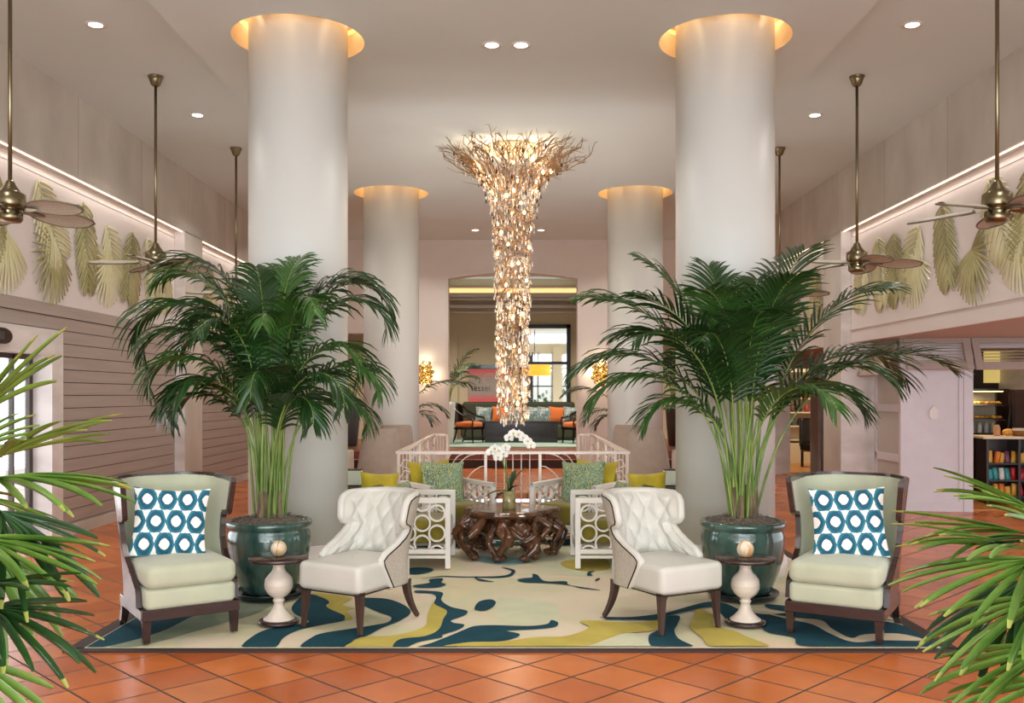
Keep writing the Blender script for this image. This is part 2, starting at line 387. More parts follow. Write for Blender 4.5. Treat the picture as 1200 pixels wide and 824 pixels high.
# side walls --------------------------------------------------------
def side(s):
    nm = 'left' if s < 0 else 'right'
    X = lambda x: s*x
    # stone band above, with pilaster down to the floor
    m = MB().m(stone_m)
    m.b2((X(W1), YB, 3.79), (X(W1+.5), YE, ZC))
    for y0, y1 in ((YP0, YP1),): m.b2((X(W1), y0, 0), (X(W2+.3), y1, 3.8))
    m.b2((X(W1), 5.1, 0), (X(W2+.3), 5.9, 3.8)); m.b2((X(W1), YE-.3, 0), (X(W2+.3), YE, 3.8))
    m.m(mat('stone_joint', L(150, 138, 128), .6))
    for y in (6.6, 8.3, 10.0, 11.7, 13.4, 15.1, 16.8): m.b2((X(W1-.001), y, 3.8), (X(W1+.01), y+.006, ZC))
    m.m(marble_m)                     # pale return face towards the viewer
    m.b2((X(W1+.002), YP0-.012, 0), (X(W2+.3), YP0, 3.79))
    struct(m.build('wall_'+nm))
    # niche panel with coved light
    m = MB().m(mural_m)
    for y0, y1 in ((YB, 5.1), (5.9, YP0), (YP1, YE-.3)):
        m.b2((X(W2), y0, 2.44), (X(W2+.2), y1, 3.79))
        m.b2((X(W2-.008), y0, 3.70), (X(W2), y1, 3.715))
    struct(m.build('wall_%s_niche' % nm))
    for k, (y0, y1) in enumerate(((5.9, YP0), (YP1, YE-.3))):
        o = MB().m(led).b2((X(W1+.03), y0+.02, 3.782), (X(W1+.05), y1-.02, 3.789)).build('cove_light')
        tag(o, 'warm white cove light strip above the %s %s leaf mural' % (['near', 'far'][k], nm), 'light', 'cove light strips')
        lamp('cove_glow', 'AREA', (X(W1+.07), (y0+y1)/2, 3.76), 4.5 if k == 0 else 3.5, (1, .90, .82), .05, (0, 0, 0), sy=(y1-y0)-.2)
side(-1); side(1)
# left: board siding, marble door surround, baseboard
def boards(y0, y1, z0=0.0, z1=2.42, name='wall_left_siding'):
    m = MB().m(groove_m).b2((-W2-.2, y0, z0), (-W2-.012, y1, z1+.02)); m.m(board_m)
    n = 18; h = 2.448/n
    for i in range(n):
        a, b = i*h, (i+1)*h
        if b <= z0: continue
        a = max(a, z0); m.b2((-W2-.03, y0, a+.004), (-W2+(.012 if i == n-1 else 0), y1, min(b, z1+.02)-.004))
    o = struct(m.build(name)); return o
boards(9.94, YP0); boards(YP1, YE-.3, name='wall_left_siding'); boards(5.9, 9.94, 2.17, name='wall_left_siding'); boards(YB, 5.1)
struct(MB().m(stone_m).b2((-W2-.03, 9.95, 0), (-W2+.02, YP0, .11)).b2((-W2-.03, YP1, 0), (-W2+.02, YE-.3, .11)).build('baseboard_left'))
m = MB().m(marble_m)
m.b2((-W2-.28, 9.70, 0), (-W2+.012, 9.94, 2.17)); m.b2((-W2-.28, 5.9, 1.91), (-W2+.012, 9.70, 2.17)); m.b2((-W2-.28, 5.9, 0), (-W2+.012, 6.4, 1.91))
struct(m.build('trim_1'))
m = MB().m(mat('dark_door_steel', L(70, 62, 58), .4, metal=.5))
for y in (6.42, 7.48, 8.55, 9.62): m.b2((-4.96, y, 0), (-4.91, y+.07, 1.91))
m.b2((-4.96, 6.42, 1.86), (-4.91, 9.69, 1.91)); m.b2((-4.96, 6.42, 0), (-4.91, 9.69, .1)); m.b2((-4.96, 9.3, 0), (-4.91, 9.33, 1.91))
dr = struct(m.build('door_1'))
MB().m(glassm).b2((-4.94, 6.45, .1), (-4.93, 9.66, 1.86)).build('pane', dr)
o = MB().m(mat('bronze_sensor', L(60, 44, 36), .4, metal=.4)).prism([((.16*cos(a)+(.08 if cos(a) > 0 else -.08))*1, .075*sin(a)) for a in [2*pi*k/24 for k in range(24)]], 0, .04,
     Matrix(((0, 0, 1, -W2+.012), (1, 0, 0, 8.62), (0, 1, 0, 2.045), (0, 0, 0, 1))))
o.m(black).b2((-W2+.05, 8.56, 2.01), (-W2+.062, 8.70, 2.085)); o = o.build('door_sensor')
tag(o, 'dark bronze motion sensor on the marble lintel above the left glass door', 'sensor')
# outside the glass door
ext = MB().m(mat('outside_paving', L(168, 160, 150), .8)).b2((-14, -3, -.2), (-9, 20, -.02)).build('floor_terrace'); struct(ext)

# far wall with the shallow arched opening and two side doorways
def farwall():
    m = MB().m(plaster); y0, y1 = YE, YE+.35
    half, zs, rise = 1.31, 3.86, .12
    top = ZC
    for sx in (-1, 1):
        m.b2((sx*half, y0, 0), (sx*2.92, y1, top)); m.b2((sx*2.92, y0, 2.75), (sx*3.95, y1, top)); m.b2((sx*3.95, y0, 0), (-6 if sx < 0 else 5.2, y1, top))
    n = 20; xs = [-half+2*half*i/n for i in range(n+1)]; za = [zs+rise*(1-(x/half)**2) for x in xs]
    for i in range(n):
        a, b = xs[i], xs[i+1]; p, q = za[i], za[i+1]
        quad(m, (a, y0, p), (b, y0, q), (b, y0, top), (a, y0, top)); quad(m, (a, y1, p), (a, y1, top), (b, y1, top), (b, y1, q)); quad(m, (a, y0, p), (a, y1, p), (b, y1, q), (b, y0, q))
    struct(m.build('wall_far'))
    m = MB().m(trimw)                 # shallow raised surround
    for sx in (-1, 1): m.b2((sx*half, y0-.03, 0), (sx*(half+.05), y0, zs+.02))
    for i in range(n): 
        a, b = xs[i], xs[i+1]; p, q = za[i], za[i+1]
        m.add([(a, y0-.03, p), (b, y0-.03, q), (b, y0-.03, q+.05), (a, y0-.03, p+.05), (a, y0, p), (b, y0, q), (b, y0, q+.05), (a, y0, p+.05)], [(0, 1, 2, 3), (0, 4, 5, 1), (3, 2, 6, 7)])
    for sx in (-1, 1): m.b2((sx*1.93, y0-.02, 0), (sx*1.97, y0, ZC-.3))
    struct(m.build('trim_2'))
farwall()
# room beyond
m = MB().m(creamroom).b2((-1.6, 25, 0), (.16, 25.25, 4.6)).b2((1.52, 25, 0), (6, 25.25, 4.6)).b2((.16, 25, 0), (1.52, 25.25, 1.2)).b2((.16, 25, 3.36), (1.52, 25.25, 4.6)).b2((-6, 25, 0), (-1.6, 25.25, 4.6))
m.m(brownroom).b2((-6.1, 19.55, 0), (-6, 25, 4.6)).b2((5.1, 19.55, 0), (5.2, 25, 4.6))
struct(m.build('wall_lounge'))
struct(MB().m(ceil_m).b2((-6, 19.4, 4.56), (6, 25.2, 4.66)).build('ceiling_lounge'))
struct(MB().m(trimw).b2((-6, 24.45, 4.0), (6, 24.52, 4.14)).b2((-6, 24.45, 3.96), (6, 25, 4.02)).b2((-6, 24.8, 3.78), (6, 25, 3.86)).b2((-6, 24.9, 3.66), (6, 25, 3.7)).b2((-6, 24.42, 4.27), (6, 25, 4.31)).build('trim_3'))  # topmost lip added to keep the amber strip's light off the ceiling
o = MB().m(mat('amber_cove', L(255, 196, 110), .5, emit=.9, ecol=L(255, 214, 150))).b2((-5.5, 24.60, 4.03), (5.5, 24.66, 4.26)).build('cove_light')
tag(o, 'amber cove light strip along the cornice of the far lounge', 'light')
struct(MB().m(creamroom).b2((-1.75, 24.92, .34), (-1.45, 25, 3.0)).build('trim_4'))

# skirting, cornice line where the far wall meets the ceiling
struct(MB().m(plaster).b2((-6, YE-.02, 0), (-3.97, YE, .16)).b2((3.97, YE-.02, 0), (5.2, YE, .16)).build('baseboard_far'))

# right side below the mural: fascia, soffit and shop front
m = MB().m(mural_m)
m.b2((W2, 5.9, 2.23), (W2+.04, YP0, 2.405)); m.b2((W2, YP1, 2.23), (W2+.04, YE-.3, 2.405)); m.b2((W2-.02, 5.9, 2.405), (W2, YP0, 2.44))
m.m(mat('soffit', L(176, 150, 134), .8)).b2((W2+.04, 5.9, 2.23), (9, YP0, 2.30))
struct(m.build('wall_right_fascia'))
m = MB().m(marble_m).b2((W2+.2, YP0-.012, 0), (5.06, YP1, 2.3)); struct(m.build('wall_right_marble'))
# side window of the shop (x = 5.03, between the marble and the grey panel)
m = MB().m(shopwall)
gx = 5.05
for y in (12.28, 13.17): m.b2((gx, y, 0), (gx+.06, y+.08, 2.25))
for z in (0, .62, 1.28, 2.17): m.b2((gx, 12.3, z), (gx+.05, 13.2, z+(.1 if z else .1)))
wn = struct(m.build('window_1')); MB().m(mat('hazy_glass', L(196, 186, 176), .25, alpha=.75)).b2((gx+.02, 12.36, .1), (gx+.03, 13.18, 2.2)).build('pane', wn)
# near-frontal grey panel wall
A = Vector((5.02, 12.27, 0)); B = Vector((5.90, 12.15, 0)); dv = (B-A).normalized(); nv = Vector((dv.y, -dv.x, 0))*1.0
if nv.y > 0: nv = -nv
Tw = Matrix(((dv.x, nv.x, 0, A.x), (dv.y, nv.y, 0, A.y), (0, 0, 1, 0), (0, 0, 0, 1)))
class LB(MB):                        # boxes in the frame of that wall: u along, n towards the viewer, z up
    def lb(s, u0, u1, n0, n1, z0, z1):
        n_ = len(s.v); s.b2((u0, n0, z0), (u1, n1, z1)); s.v[n_:] = [tuple(Tw@Vector(p)) for p in s.v[n_:]]; return s
m = LB().m(shopwall); m.lb(0, .89, -.08, 0, 0, 2.23)
m.lb(0, .1, 0, .012, 0, 2.2); m.lb(.72, .89, 0, .012, 0, 2.2); m.lb(.1, .72, 0, .012, 0, .13); m.lb(.1, .72, 0, .012, 1.85, 2.2)
m.m(groove_m).lb(.77, .774, .012, .014, 0, 1.85)
m.m(shopwall).lb(2.4, 3.2, -.08, 0, 0, 2.23); m.lb(.89, 2.4, -.08, 0, 2.1, 2.23)
struct(m.build('wall_shop'))
o = MB().m(trimw); hh = .17
pts = [(-.035, -.08), (.035, -.08), (.055, -.04), (.05, .0), (.07, .02), (.045, .035), (.03, .06), (0, .095), (-.03, .06), (-.045, .035), (-.07, .02), (-.05, 0), (-.055, -.04)]
o.prism([(x+.41, z+1.27) for x, z in pts], 0, .012, Tw@Matrix(((1, 0, 0, 0), (0, 0, 1, .002), (0, 1, 0, 0), (0, 0, 0, 1))))
tag(o.build('wall_emblem'), 'small white pineapple shaped emblem on the lilac grey shop wall', 'emblem')
# hinged louvred flaps
def flap(u0, u1, label, lit):
    t = thing('louvered_flap', label, 'shutter', tuple(A+dv*u0+Vector((0, 0, 2.235))), math.atan2(dv.y, dv.x), 'louvred flaps over the shop front')
    w = u1-u0; Mx = Matrix.Rotation(R(-27), 4, 'X')
    def bb(mb, lo, hi):
        n_ = len(mb.v); mb.b2(lo, hi); mb.v[n_:] = [tuple(Mx@Vector(p)) for p in mb.v[n_:]]
    m = MB().m(louver_m)
    bb(m, (0, -.02, -.46), (.09, .02, 0)); bb(m, (w-.09, -.02, -.46), (w, .02, 0)); bb(m, (.09, -.02, -.08), (w-.09, .02, 0)); bb(m, (.09, -.02, -.46), (w-.09, .02, -.36)); m.build('frame', t, .004, 1)
    m = MB().m(louver_m)
    for i in range(6):
        z = -.11-.044*i; a = MB().box((w/2, 0, 0), (w-.17, .045, .006), M=Matrix.Rotation(R(35), 3, 'X')); a.v = [tuple(Mx@(Vector(p)+Vector((0, 0, z)))) for p in a.v]; m.add(a.v, a.f)
    m.build('slats', t)
flap(0.03, .84, 'taupe louvred flap tilted out over the lilac grey panel wall', 0)
flap(.86, 2.35, 'taupe louvred flap over the lit shop doorway at the right edge', 1)
t = thing('louvered_flap', 'taupe louvred flap seen edge on beside the white marble pier', 'shutter', (gx-.02, 12.35, 2.2), 0, 'louvred flaps over the shop front')
mm_ = MB().m(louver_m); Mx = Matrix.Rotation(R(28), 3, 'Y')
for lo, hi in (((-.02, 0, -.5), (.02, .06, 0)), ((-.02, .74, -.5), (.02, .8, 0)), ((-.02, 0, -.5), (.02, .8, -.44)), ((-.02, 0, -.06), (.02, .8, 0)), ((-.005, .05, -.45), (.005, .75, -.05))):
    n_ = len(mm_.v); mm_.b2(lo, hi); mm_.v[n_:] = [tuple(Mx@Vector(p)) for p in mm_.v[n_:]]
mm_.build('frame', t)
# shop interior
struct(MB().m(shopfloor).b2((5.1, 12.3, .0), (9, 18, .012)).build('floor_shop'))
struct(MB().m(shopwood).b2((5.1, 15.6, 0), (9, 15.7, 3)).b2((8.9, 12.2, 0), (9, 15.6, 3)).m(plaster).b2((5.1, 12.36, 2.6), (9, 15.7, 2.7)).build('wall_shop_back'))
# ================================================================== RUG
RY0, RY1, RXH = 5.51, 10.0, 2.62
rug = thing('area_rug', 'large rug with teal, cream and yellow swirls and a dark brown border', 'rug', (0, RY0, 0))
MB().m(mat('rug_border', L(58, 40, 34), .7)).box((0, .03, .006), (2*RXH, .07, .012)).box((0, RY1-RY0-.05, .006), (2*RXH, .1, .012)).box((-RXH+.055, (RY1-RY0)/2, .006), (.11, RY1-RY0-.1, .012)).box((RXH-.055, (RY1-RY0)/2, .006), (.11, RY1-RY0-.1, .012)).build('border', rug)
teal = mat('rug_teal', L(28, 68, 80), .95, var=.12, vscale=4, spec=.2); ylw = mat('rug_mustard', L(186, 170, 86), .95, var=.1, vscale=4, spec=.2)
sage = mat('rug_sage', L(142, 152, 128), .95, var=.1, vscale=5, spec=.2); mint = mat('rug_mint', L(203, 204, 174), .95, var=.05, vscale=4, spec=.2)
pblue = mat('rug_pale_blue', L(150, 186, 182), .95, spec=.2); rcream = mat('rug_cream', L(206, 188, 158), .95, var=.05, vscale=4, spec=.2)
rm = MB().m(rug_field).b2((-RXH+.1, .06, 0), (RXH-.1, RY1-RY0-.1, .014))
lay = [0]
def patch(matr, pts, k=5, sc=None):
    if sc: pts = [(sc[0]+x/sc[2], sc[1]+y/sc[2]) for x, y in pts]
    q = [fl(*p) for p in pts]; c = crom(q, k); lay[0] += 1; z = .0145+.00035*lay[0]
    out = []
    for p in c:
        x = max(-RXH+.11, min(RXH-.11, p[0])); y = max(RY0+.065, min(RY1-.11, p[1])); out.append((x, y-RY0, z))
    rm.m(matr).add(out, [tuple(range(len(out)))])
c2 = (380, 640, 6.339); c3 = (540, 640, 6.339); c4 = (700, 640, 5.217)
patch(mint, [(280, 400), (430, 395), (600, 410), (700, 440), (740, 520), (690, 575), (500, 590), (300, 570), (240, 500)], sc=c3)
patch(mint, [(620, 655), (660, 640), (720, 648), (742, 662), (700, 676), (650, 674)])
patch(ylw, [(660, 660), (705, 655), (715, 668), (690, 672), (664, 668)])
patch(pblue, [(50, 75), (240, 92), (450, 104), (520, 128), (430, 150), (300, 155), (130, 128)], sc=c3)
patch(sage, [(128, 761), (187, 744), (219, 728), (248, 715), (300, 704), (326, 706), (300, 722), (262, 733), (215, 747), (160, 761)])
patch(teal, [(96, 762), (120, 745), (150, 727), (180, 712), (248, 714), (222, 727), (187, 744), (130, 760)])
patch(teal, [(283, 763), (299, 747), (320, 739), (349, 735), (362, 731), (345, 722), (343, 712), (360, 699), (380, 704), (386, 709), (383, 714), (405, 724), (404, 730), (380, 735), (352, 741), (333, 750), (320, 763)])
patch(ylw, [(366, 697), (412, 703), (401, 711), (416, 716), (407, 719), (413, 728), (404, 729), (403, 724), (384, 715), (387, 709), (378, 703)])
patch(teal, [(353, 763), (366, 750), (380, 745), (405, 741), (437, 736), (455, 732), (458, 726), (445, 721), (425, 712), (417, 704), (448, 704), (465, 708), (478, 715), (481, 722), (468, 731), (448, 739), (429, 749), (415, 753), (412, 759), (404, 763)])
patch(ylw, [(160, 790), (215, 730), (300, 695), (520, 685), (740, 620), (770, 520), (820, 430), (910, 500), (885, 560), (850, 640), (750, 690), (560, 715), (505, 790)], sc=c2)
patch(teal, [(680, 348), (780, 350), (880, 365), (870, 420), (940, 470), (1060, 500), (1040, 535), (945, 570), (960, 590), (1040, 605), (1000, 640), (880, 680), (870, 700), (700, 735), (590, 785), (505, 785), (560, 715), (750, 690), (850, 640), (885, 560), (910, 500), (820, 450), (830, 400), (800, 372), (680, 364)], sc=c2)
patch(teal, [(488, 763), (506, 757), (531, 747), (545, 741), (557, 737), (579, 736), (619, 737), (641, 734.6), (646, 730), (654, 733), (650, 738), (628, 740.7), (594, 742.5), (608, 746), (606, 750), (587, 755), (559, 756), (540, 759), (530, 763)])
patch(teal, [(105, 470), (140, 430), (220, 415), (260, 435), (240, 470), (180, 500), (110, 495)], sc=c3)
patch(teal, [(300, 172), (390, 190), (403, 210), (370, 240), (280, 253), (120, 252), (180, 270), (250, 282), (150, 278), (110, 262), (95, 250), (0, 249), (-150, 245), (-300, 262), (-150, 240), (0, 243), (200, 243), (330, 235), (375, 212), (365, 195)], sc=c3)
patch(teal, [(420, 270), (470, 256), (530, 250), (532, 225), (570, 232), (625, 278), (780, 280), (810, 308), (1040, 345), (900, 332), (780, 305), (620, 292), (480, 288)], sc=c3)
patch(teal, [(935, 230), (950, 207), (995, 203), (965, 220), (980, 235), (950, 238)], 3, sc=c3)
patch(teal, [(998, 268), (1030, 255), (1030, 266), (1005, 277)], 3, sc=c3)
patch(teal, [(660, 312), (780, 292), (780, 266), (880, 258), (870, 290), (905, 303), (840, 325), (700, 328)], 4, sc=c2)
patch(teal, [(640, 182), (740, 178), (810, 190), (780, 212), (680, 228), (620, 215)], 4, sc=c2)
patch(ylw, [(527, 763), (549, 757), (587, 756), (628, 751), (660, 750), (682, 744), (690, 738), (679, 732), (700, 731), (725, 733), (750, 733), (777, 730), (779, 736), (765, 743), (735, 746), (715, 752), (700, 759), (690, 763)])
patch(mint, [(690, 763), (700, 758), (715, 752), (735, 746), (756, 749), (764, 755), (768, 763)])
patch(ylw, [(816, 716), (828, 720), (837, 726), (836, 737), (861, 743.5), (872, 749), (902, 763), (838, 763), (822, 751), (809, 739), (813, 727)])
patch(teal, [(60, 468), (60, 460), (250, 455), (380, 450), (500, 447), (490, 500), (470, 540), (500, 590), (590, 645), (350, 645), (315, 570), (380, 530), (412, 490), (390, 475), (250, 470)], sc=c4)
patch(teal, [(702, 727), (740, 727), (780, 722), (805, 715), (830, 709), (850, 711), (870, 719), (900, 724), (950, 720), (1010, 728), (1050, 735), (1080, 745), (1112, 763), (950, 762), (930, 751), (900, 745), (892, 738), (893, 734), (870, 731), (855, 732), (845, 723), (835, 715), (815, 718), (780, 726), (740, 730)])
patch(rcream, [(898, 723), (930, 728), (962, 731), (975, 741), (997, 752), (1013, 748), (1053, 747), (1083, 755), (1033, 755), (1000, 757), (973, 747), (952, 736), (925, 730)])
patch(teal, [(900, 712), (935, 716), (960, 722), (930, 721), (900, 716)])
patch(rcream, [(990, 716), (1040, 722), (1060, 731), (1020, 727)])
patch(mint, [(1040, 712), (1062, 720), (1076, 735), (1058, 731)])
random.seed(4)
for cx, cy, a, b_ in ((-2.0, 3.4, .3, .5), (2.0, 3.3, .4, .5), (-.6, 3.9, .8, .25), (.7, 4.0, .6, .2)):
    c = crom([(cx+a*cos(q)*random.uniform(.6, 1.2), cy+b_*sin(q)*random.uniform(.6, 1.2)) for q in [2*pi*k/9 for k in range(9)]], 5); lay[0] += 1
    rm.m(random.choice([teal, ylw, mint])).add([(p[0], p[1], .0145+.00035*lay[0]) for p in c], [tuple(range(len(c)))])
rm.build('pile', rug)
RZ = .026

# ================================================================== CHAIR SHELLS
def interp(tab, z):
    if z <= tab[0][0]: return tab[0][1]
    for (a, ua), (b_, ub) in zip(tab, tab[1:]):
        if z <= b_: k = (z-a)/(b_-a); return ua+(ub-ua)*k
    return tab[-1][1]
def shell(W, D, yf, r, utab, flare, th, lean, tuft=0, n=121, crown=.0, z0f=.42, zrows=None):
    """curved back: utab lists (height, extent forward along the U 0..1); returns inner and outer grids and the middle line of the free edge"""
    h = W/2; path = [(-h, yf)]
    for k in range(13): a = pi - (pi/2)*k/12; path.append((-h+r+r*cos(a), D/2-r+r*sin(a)))
    path += [(-x, y) for x, y in reversed(path)]
    P = [Vector(p) for p in path]; seg = [(P[i+1]-P[i]).length for i in range(len(P)-1)]; tot = sum(seg)
    def raw(t):
        d = max(0, min(1, t))*tot
        for i, s_ in enumerate(seg):
            if d <= s_ or i == len(seg)-1: return P[i].lerp(P[i+1], min(1, d/s_))
            d -= s_
    def at(u):
        t = (u+1)/2; p = (raw(t-.02)+raw(t)*2+raw(t+.02))/4; a, b_ = raw(t-.025), raw(t+.025); tt = (b_-a).normalized(); return p, Vector((-tt.y, tt.x))
    zb, zt = utab[0][0], utab[-1][0]
    def pos(u, z, off, zz):
        g = max(0, (z-z0f)/(zt-z0f))**1.2; p, nn = at(u); q = p+nn*(flare*g+off); back = max(0, (p.y+.1)/(D/2+.1))
        return Vector((q.x, q.y+lean*g*back, zz))
    zs = set()
    for (a, _), (b_, _) in zip(utab, utab[1:]):
        k = max(1, int((b_-a)/.014)); zs |= {round(a+(b_-a)*i/k, 5) for i in range(k+1)}
    zs = sorted(zs); inner, outer, el, er = [], [], [], []
    for z in zs:
        U = interp(utab, z); ri, ro = [], []
        for i in range(n):
            u = U*(-1+2*i/(n-1)); cr = crown*(1-(u/max(U, .01))**2)*max(0, (z-zb)/(zt-zb))**3; t = 0
            if tuft and z > .40:
                a = u*tot/2/tuft; c_ = (z-.40)/(tuft*1.55)
                v = (abs(cos(pi*(a+c_)))*abs(cos(pi*(a-c_))))**.36
                t = .034*v*min(1, (z-.40)/.05)*min(1, max(0, (zt-z)/.035))*min(1, max(0, (U-abs(u))/.10))
            ri.append(pos(u, z, -th/2-t, z+cr)); ro.append(pos(u, z, th/2, z+cr))
        inner.append(ri); outer.append(ro)
        el.append((ri[0]+ro[0])/2); er.append((ri[-1]+ro[-1])/2)
    topm = [(a+b_)/2 for a, b_ in zip(inner[-1], outer[-1])]
    edge = el+topm[2:-2:2]+list(reversed(er))
    return inner, outer, edge
def rbox(mb, c, d, r=.03, bulge=.0, n=10):     # rounded cushion block
    hx, hy, hz = d[0]/2, d[1]/2, d[2]/2; e = min(r, hz*.98); rows = []
    prof = []
    for k in range(6): a = -pi/2+(pi/2)*k/5; prof.append((cos(a)*e-e, -hz+e+sin(a)*e))
    for k in range(6): a = (pi/2)*k/5; prof.append((cos(a)*e-e, hz-e+sin(a)*e))
    prof = [(-min(hx, hy)*.999, -hz)]+[(-min(hx, hy)*.5, -hz)]+prof+[(-min(hx, hy)*q, hz+bulge*q) for q in (.25, .5, .75, .999)]
    for off, z in prof:
        X, Y = hx+off, hy+off; rr = max(.001, min(r*1.3+max(off, -r), X, Y)); ring = []
        for qx, qy, a0 in ((1, 1, 0), (-1, 1, 90), (-1, -1, 180), (1, -1, 270)):
            for k in range(5): a = R(a0+90*k/4); ring.append((c[0]+qx*(X-rr)+rr*cos(a), c[1]+qy*(Y-rr)+rr*sin(a), c[2]+z))
        rows.append(ring)
    mb.grid(rows, True, True); return mb
def taperleg(mb, x, y, z0, z1, r0, r1, kick=(0, 0), nn=6):
    path = []; rr = []
    for k in range(nn+1):
        t = k/nn; path.append((x+kick[0]*t*t, y+kick[1]*t*t, z1+(z0-z1)*t)); rr.append(r1+(r0-r1)*t)
    n0 = len(mb.f); mb.tube(path, rr, 4, sq=(1, 1)); return mb

def tufted_chair(label, loc, rz):
    t = thing('tufted_chair', label, 'chair', loc, rz, 'cream tufted slipper chairs')
    ut = [(.245, .80), (.40, .98), (.425, 1.0), (.45, .93), (.50, .72), (.54, .60), (.57, .55), (.60, .53), (.62, .56), (.635, .63), (.65, .645), (.75, .64), (.78, .62), (.80, .56)]
    inner, outer, edge = shell(.47, .52, -.12, .19, ut, .035, .055, .10, tuft=.128, crown=.010)
    m = MB().m(leather).grid(inner).tube(edge, .0285, 10); m.build('backrest', t)
    MB().m(greyweave).grid([[p+(p-q).normalized()*.006 for p, q in zip(ro, ri)] for ro, ri in zip(outer, inner)]).build('outer_shell', t)
    eo = [rw[0] for rw in outer]+outer[-1][2:-2:2]+[rw[-1] for rw in reversed(outer)]
    MB().m(nail_m).tube(eo, .0062, 6).tube(outer[0], .006, 6).build('nailhead_trim', t)
    s = MB().m(leather); rbox(s, (0, -.07, .333), (.50, .56, .175), .035, .018); s.build('seat', t)
    MB().m(nail_m).tube([(-.25, .0, .247), (-.25, -.32, .247), (-.225, -.352, .247), (.225, -.352, .247), (.25, -.32, .247), (.25, .0, .247)], .005, 6).build('piping', t)
    for sx, sy in ((-1, -1), (1, -1), (-1, 1), (1, 1)):
        k = MB().m(legwood); taperleg(k, sx*.215, -.30 if sy < 0 else .19, 0, .26, .017, .034, (sx*.012, -.012) if sy < 0 else (sx*.02, .10)); k.build('leg', t)
    return t
tufted_chair('cream tufted leather chair left of centre, beside the left green pot', (-.985, 6.20, RZ), R(-29))
tufted_chair('cream tufted leather chair right of centre, beside the right green pot', (.955, 6.18, RZ), R(29))

def frame_chair(label, loc, rz):
    t = thing('lounge_chair', label, 'chair', loc, rz, 'pale green velvet chairs with dark frames')
    ut = [(.20, .93), (.30, .90), (.38, .74), (.46, .60), (.54, .545), (.62, .53), (.675, .53), (.70, .55), (.705, .62), (.72, .655), (.925, .69)]
    inner, outer, edge = shell(.585, .56, -.30, .20, ut, .05, .032, .12, crown=.012, z0f=.3)
    MB().m(celadon).grid(inner).build('back_upholstery', t)
    MB().m(darkwood).grid(outer).build('back_shell', t)
    MB().m(darkwood).tube(edge, .023, 4).build('frame_rail', t)
    m = MB().m(celadon); rbox(m, (0, -.035, .255), (.54, .60, .125), .03, .0); m.build('lower_cushion', t)
    m = MB().m(celadon); rbox(m, (0, -.045, .385), (.545, .62, .135), .045, .02); m.build('seat_cushion', t)
    m = MB().m(darkwood); m.box((0, -.32, .165), (.58, .035, .065)).box((0, .26, .165), (.58, .035, .065)).box((-.275, -.03, .165), (.035, .58, .065)).box((.275, -.03, .165), (.035, .58, .065)); m.build('apron', t, .004, 1)
    for sx, sy in ((-1, -1), (1, -1), (-1, 1), (1, 1)):
        k = MB().m(darkwood); taperleg(k, sx*.262, -.305 if sy < 0 else .25, 0, .15, .027, .036, (0, 0) if sy < 0 else (0, .09)); k.build('leg', t)
    return t
frame_chair('pale green velvet chair with dark wood frame at the left end of the rug', (-2.13, 6.02, RZ), R(34))
frame_chair('pale green velvet chair with dark wood frame at the right end of the rug', (2.11, 6.02, RZ), R(-31))

# pillows: local x width, z height, y thickness; base point at the bottom centre
def pillow(name, label, loc, w, h, th, material, rz=0, tilt=0, roll=0, group=None, mp=None):
    n = 16; m = MB().m(material)
    for sgn in (-1, 1):
        rows = []
        for j in range(n+1):
            v = -1+2*j/n; rw = []
            for i in range(n+1):
                u = -1+2*i/n; d = max(0, (1-abs(u)**2.6)*(1-abs(v)**2.6))**.55
                x = u*w/2*(1-.10*(1-v*v)); z = v*h/2*(1-.10*(1-u*u)); rw.append((x, sgn*d*th/2, z))
            rows.append(rw)
        m.grid(rows if sgn < 0 else [list(reversed(r)) for r in rows])
    o = m.build(name); tag(o, label, 'pillow', group)
    e = Euler((tilt, roll, rz), 'XYZ')
    Mx = Matrix.Rotation(rz, 4, 'Z')@Matrix.Rotation(tilt, 4, 'X')@Matrix.Rotation(roll, 4, 'Y')
    o.matrix_world = Matrix.Translation(Vector(loc))@Mx; return o
pillow('throw_pillow', 'white pillow with teal oval rings on the left pale green chair', (-2.19, 6.05, .66+RZ), .47, .45, .13, ikat_m, R(20), R(-14), R(4), 'teal ring print pillows')
pillow('throw_pillow', 'white pillow with teal oval rings on the right pale green chair', (2.14, 6.04, .66+RZ), .47, .45, .13, ikat_m, R(-14), R(-14), R(-3), 'teal ring print pillows')

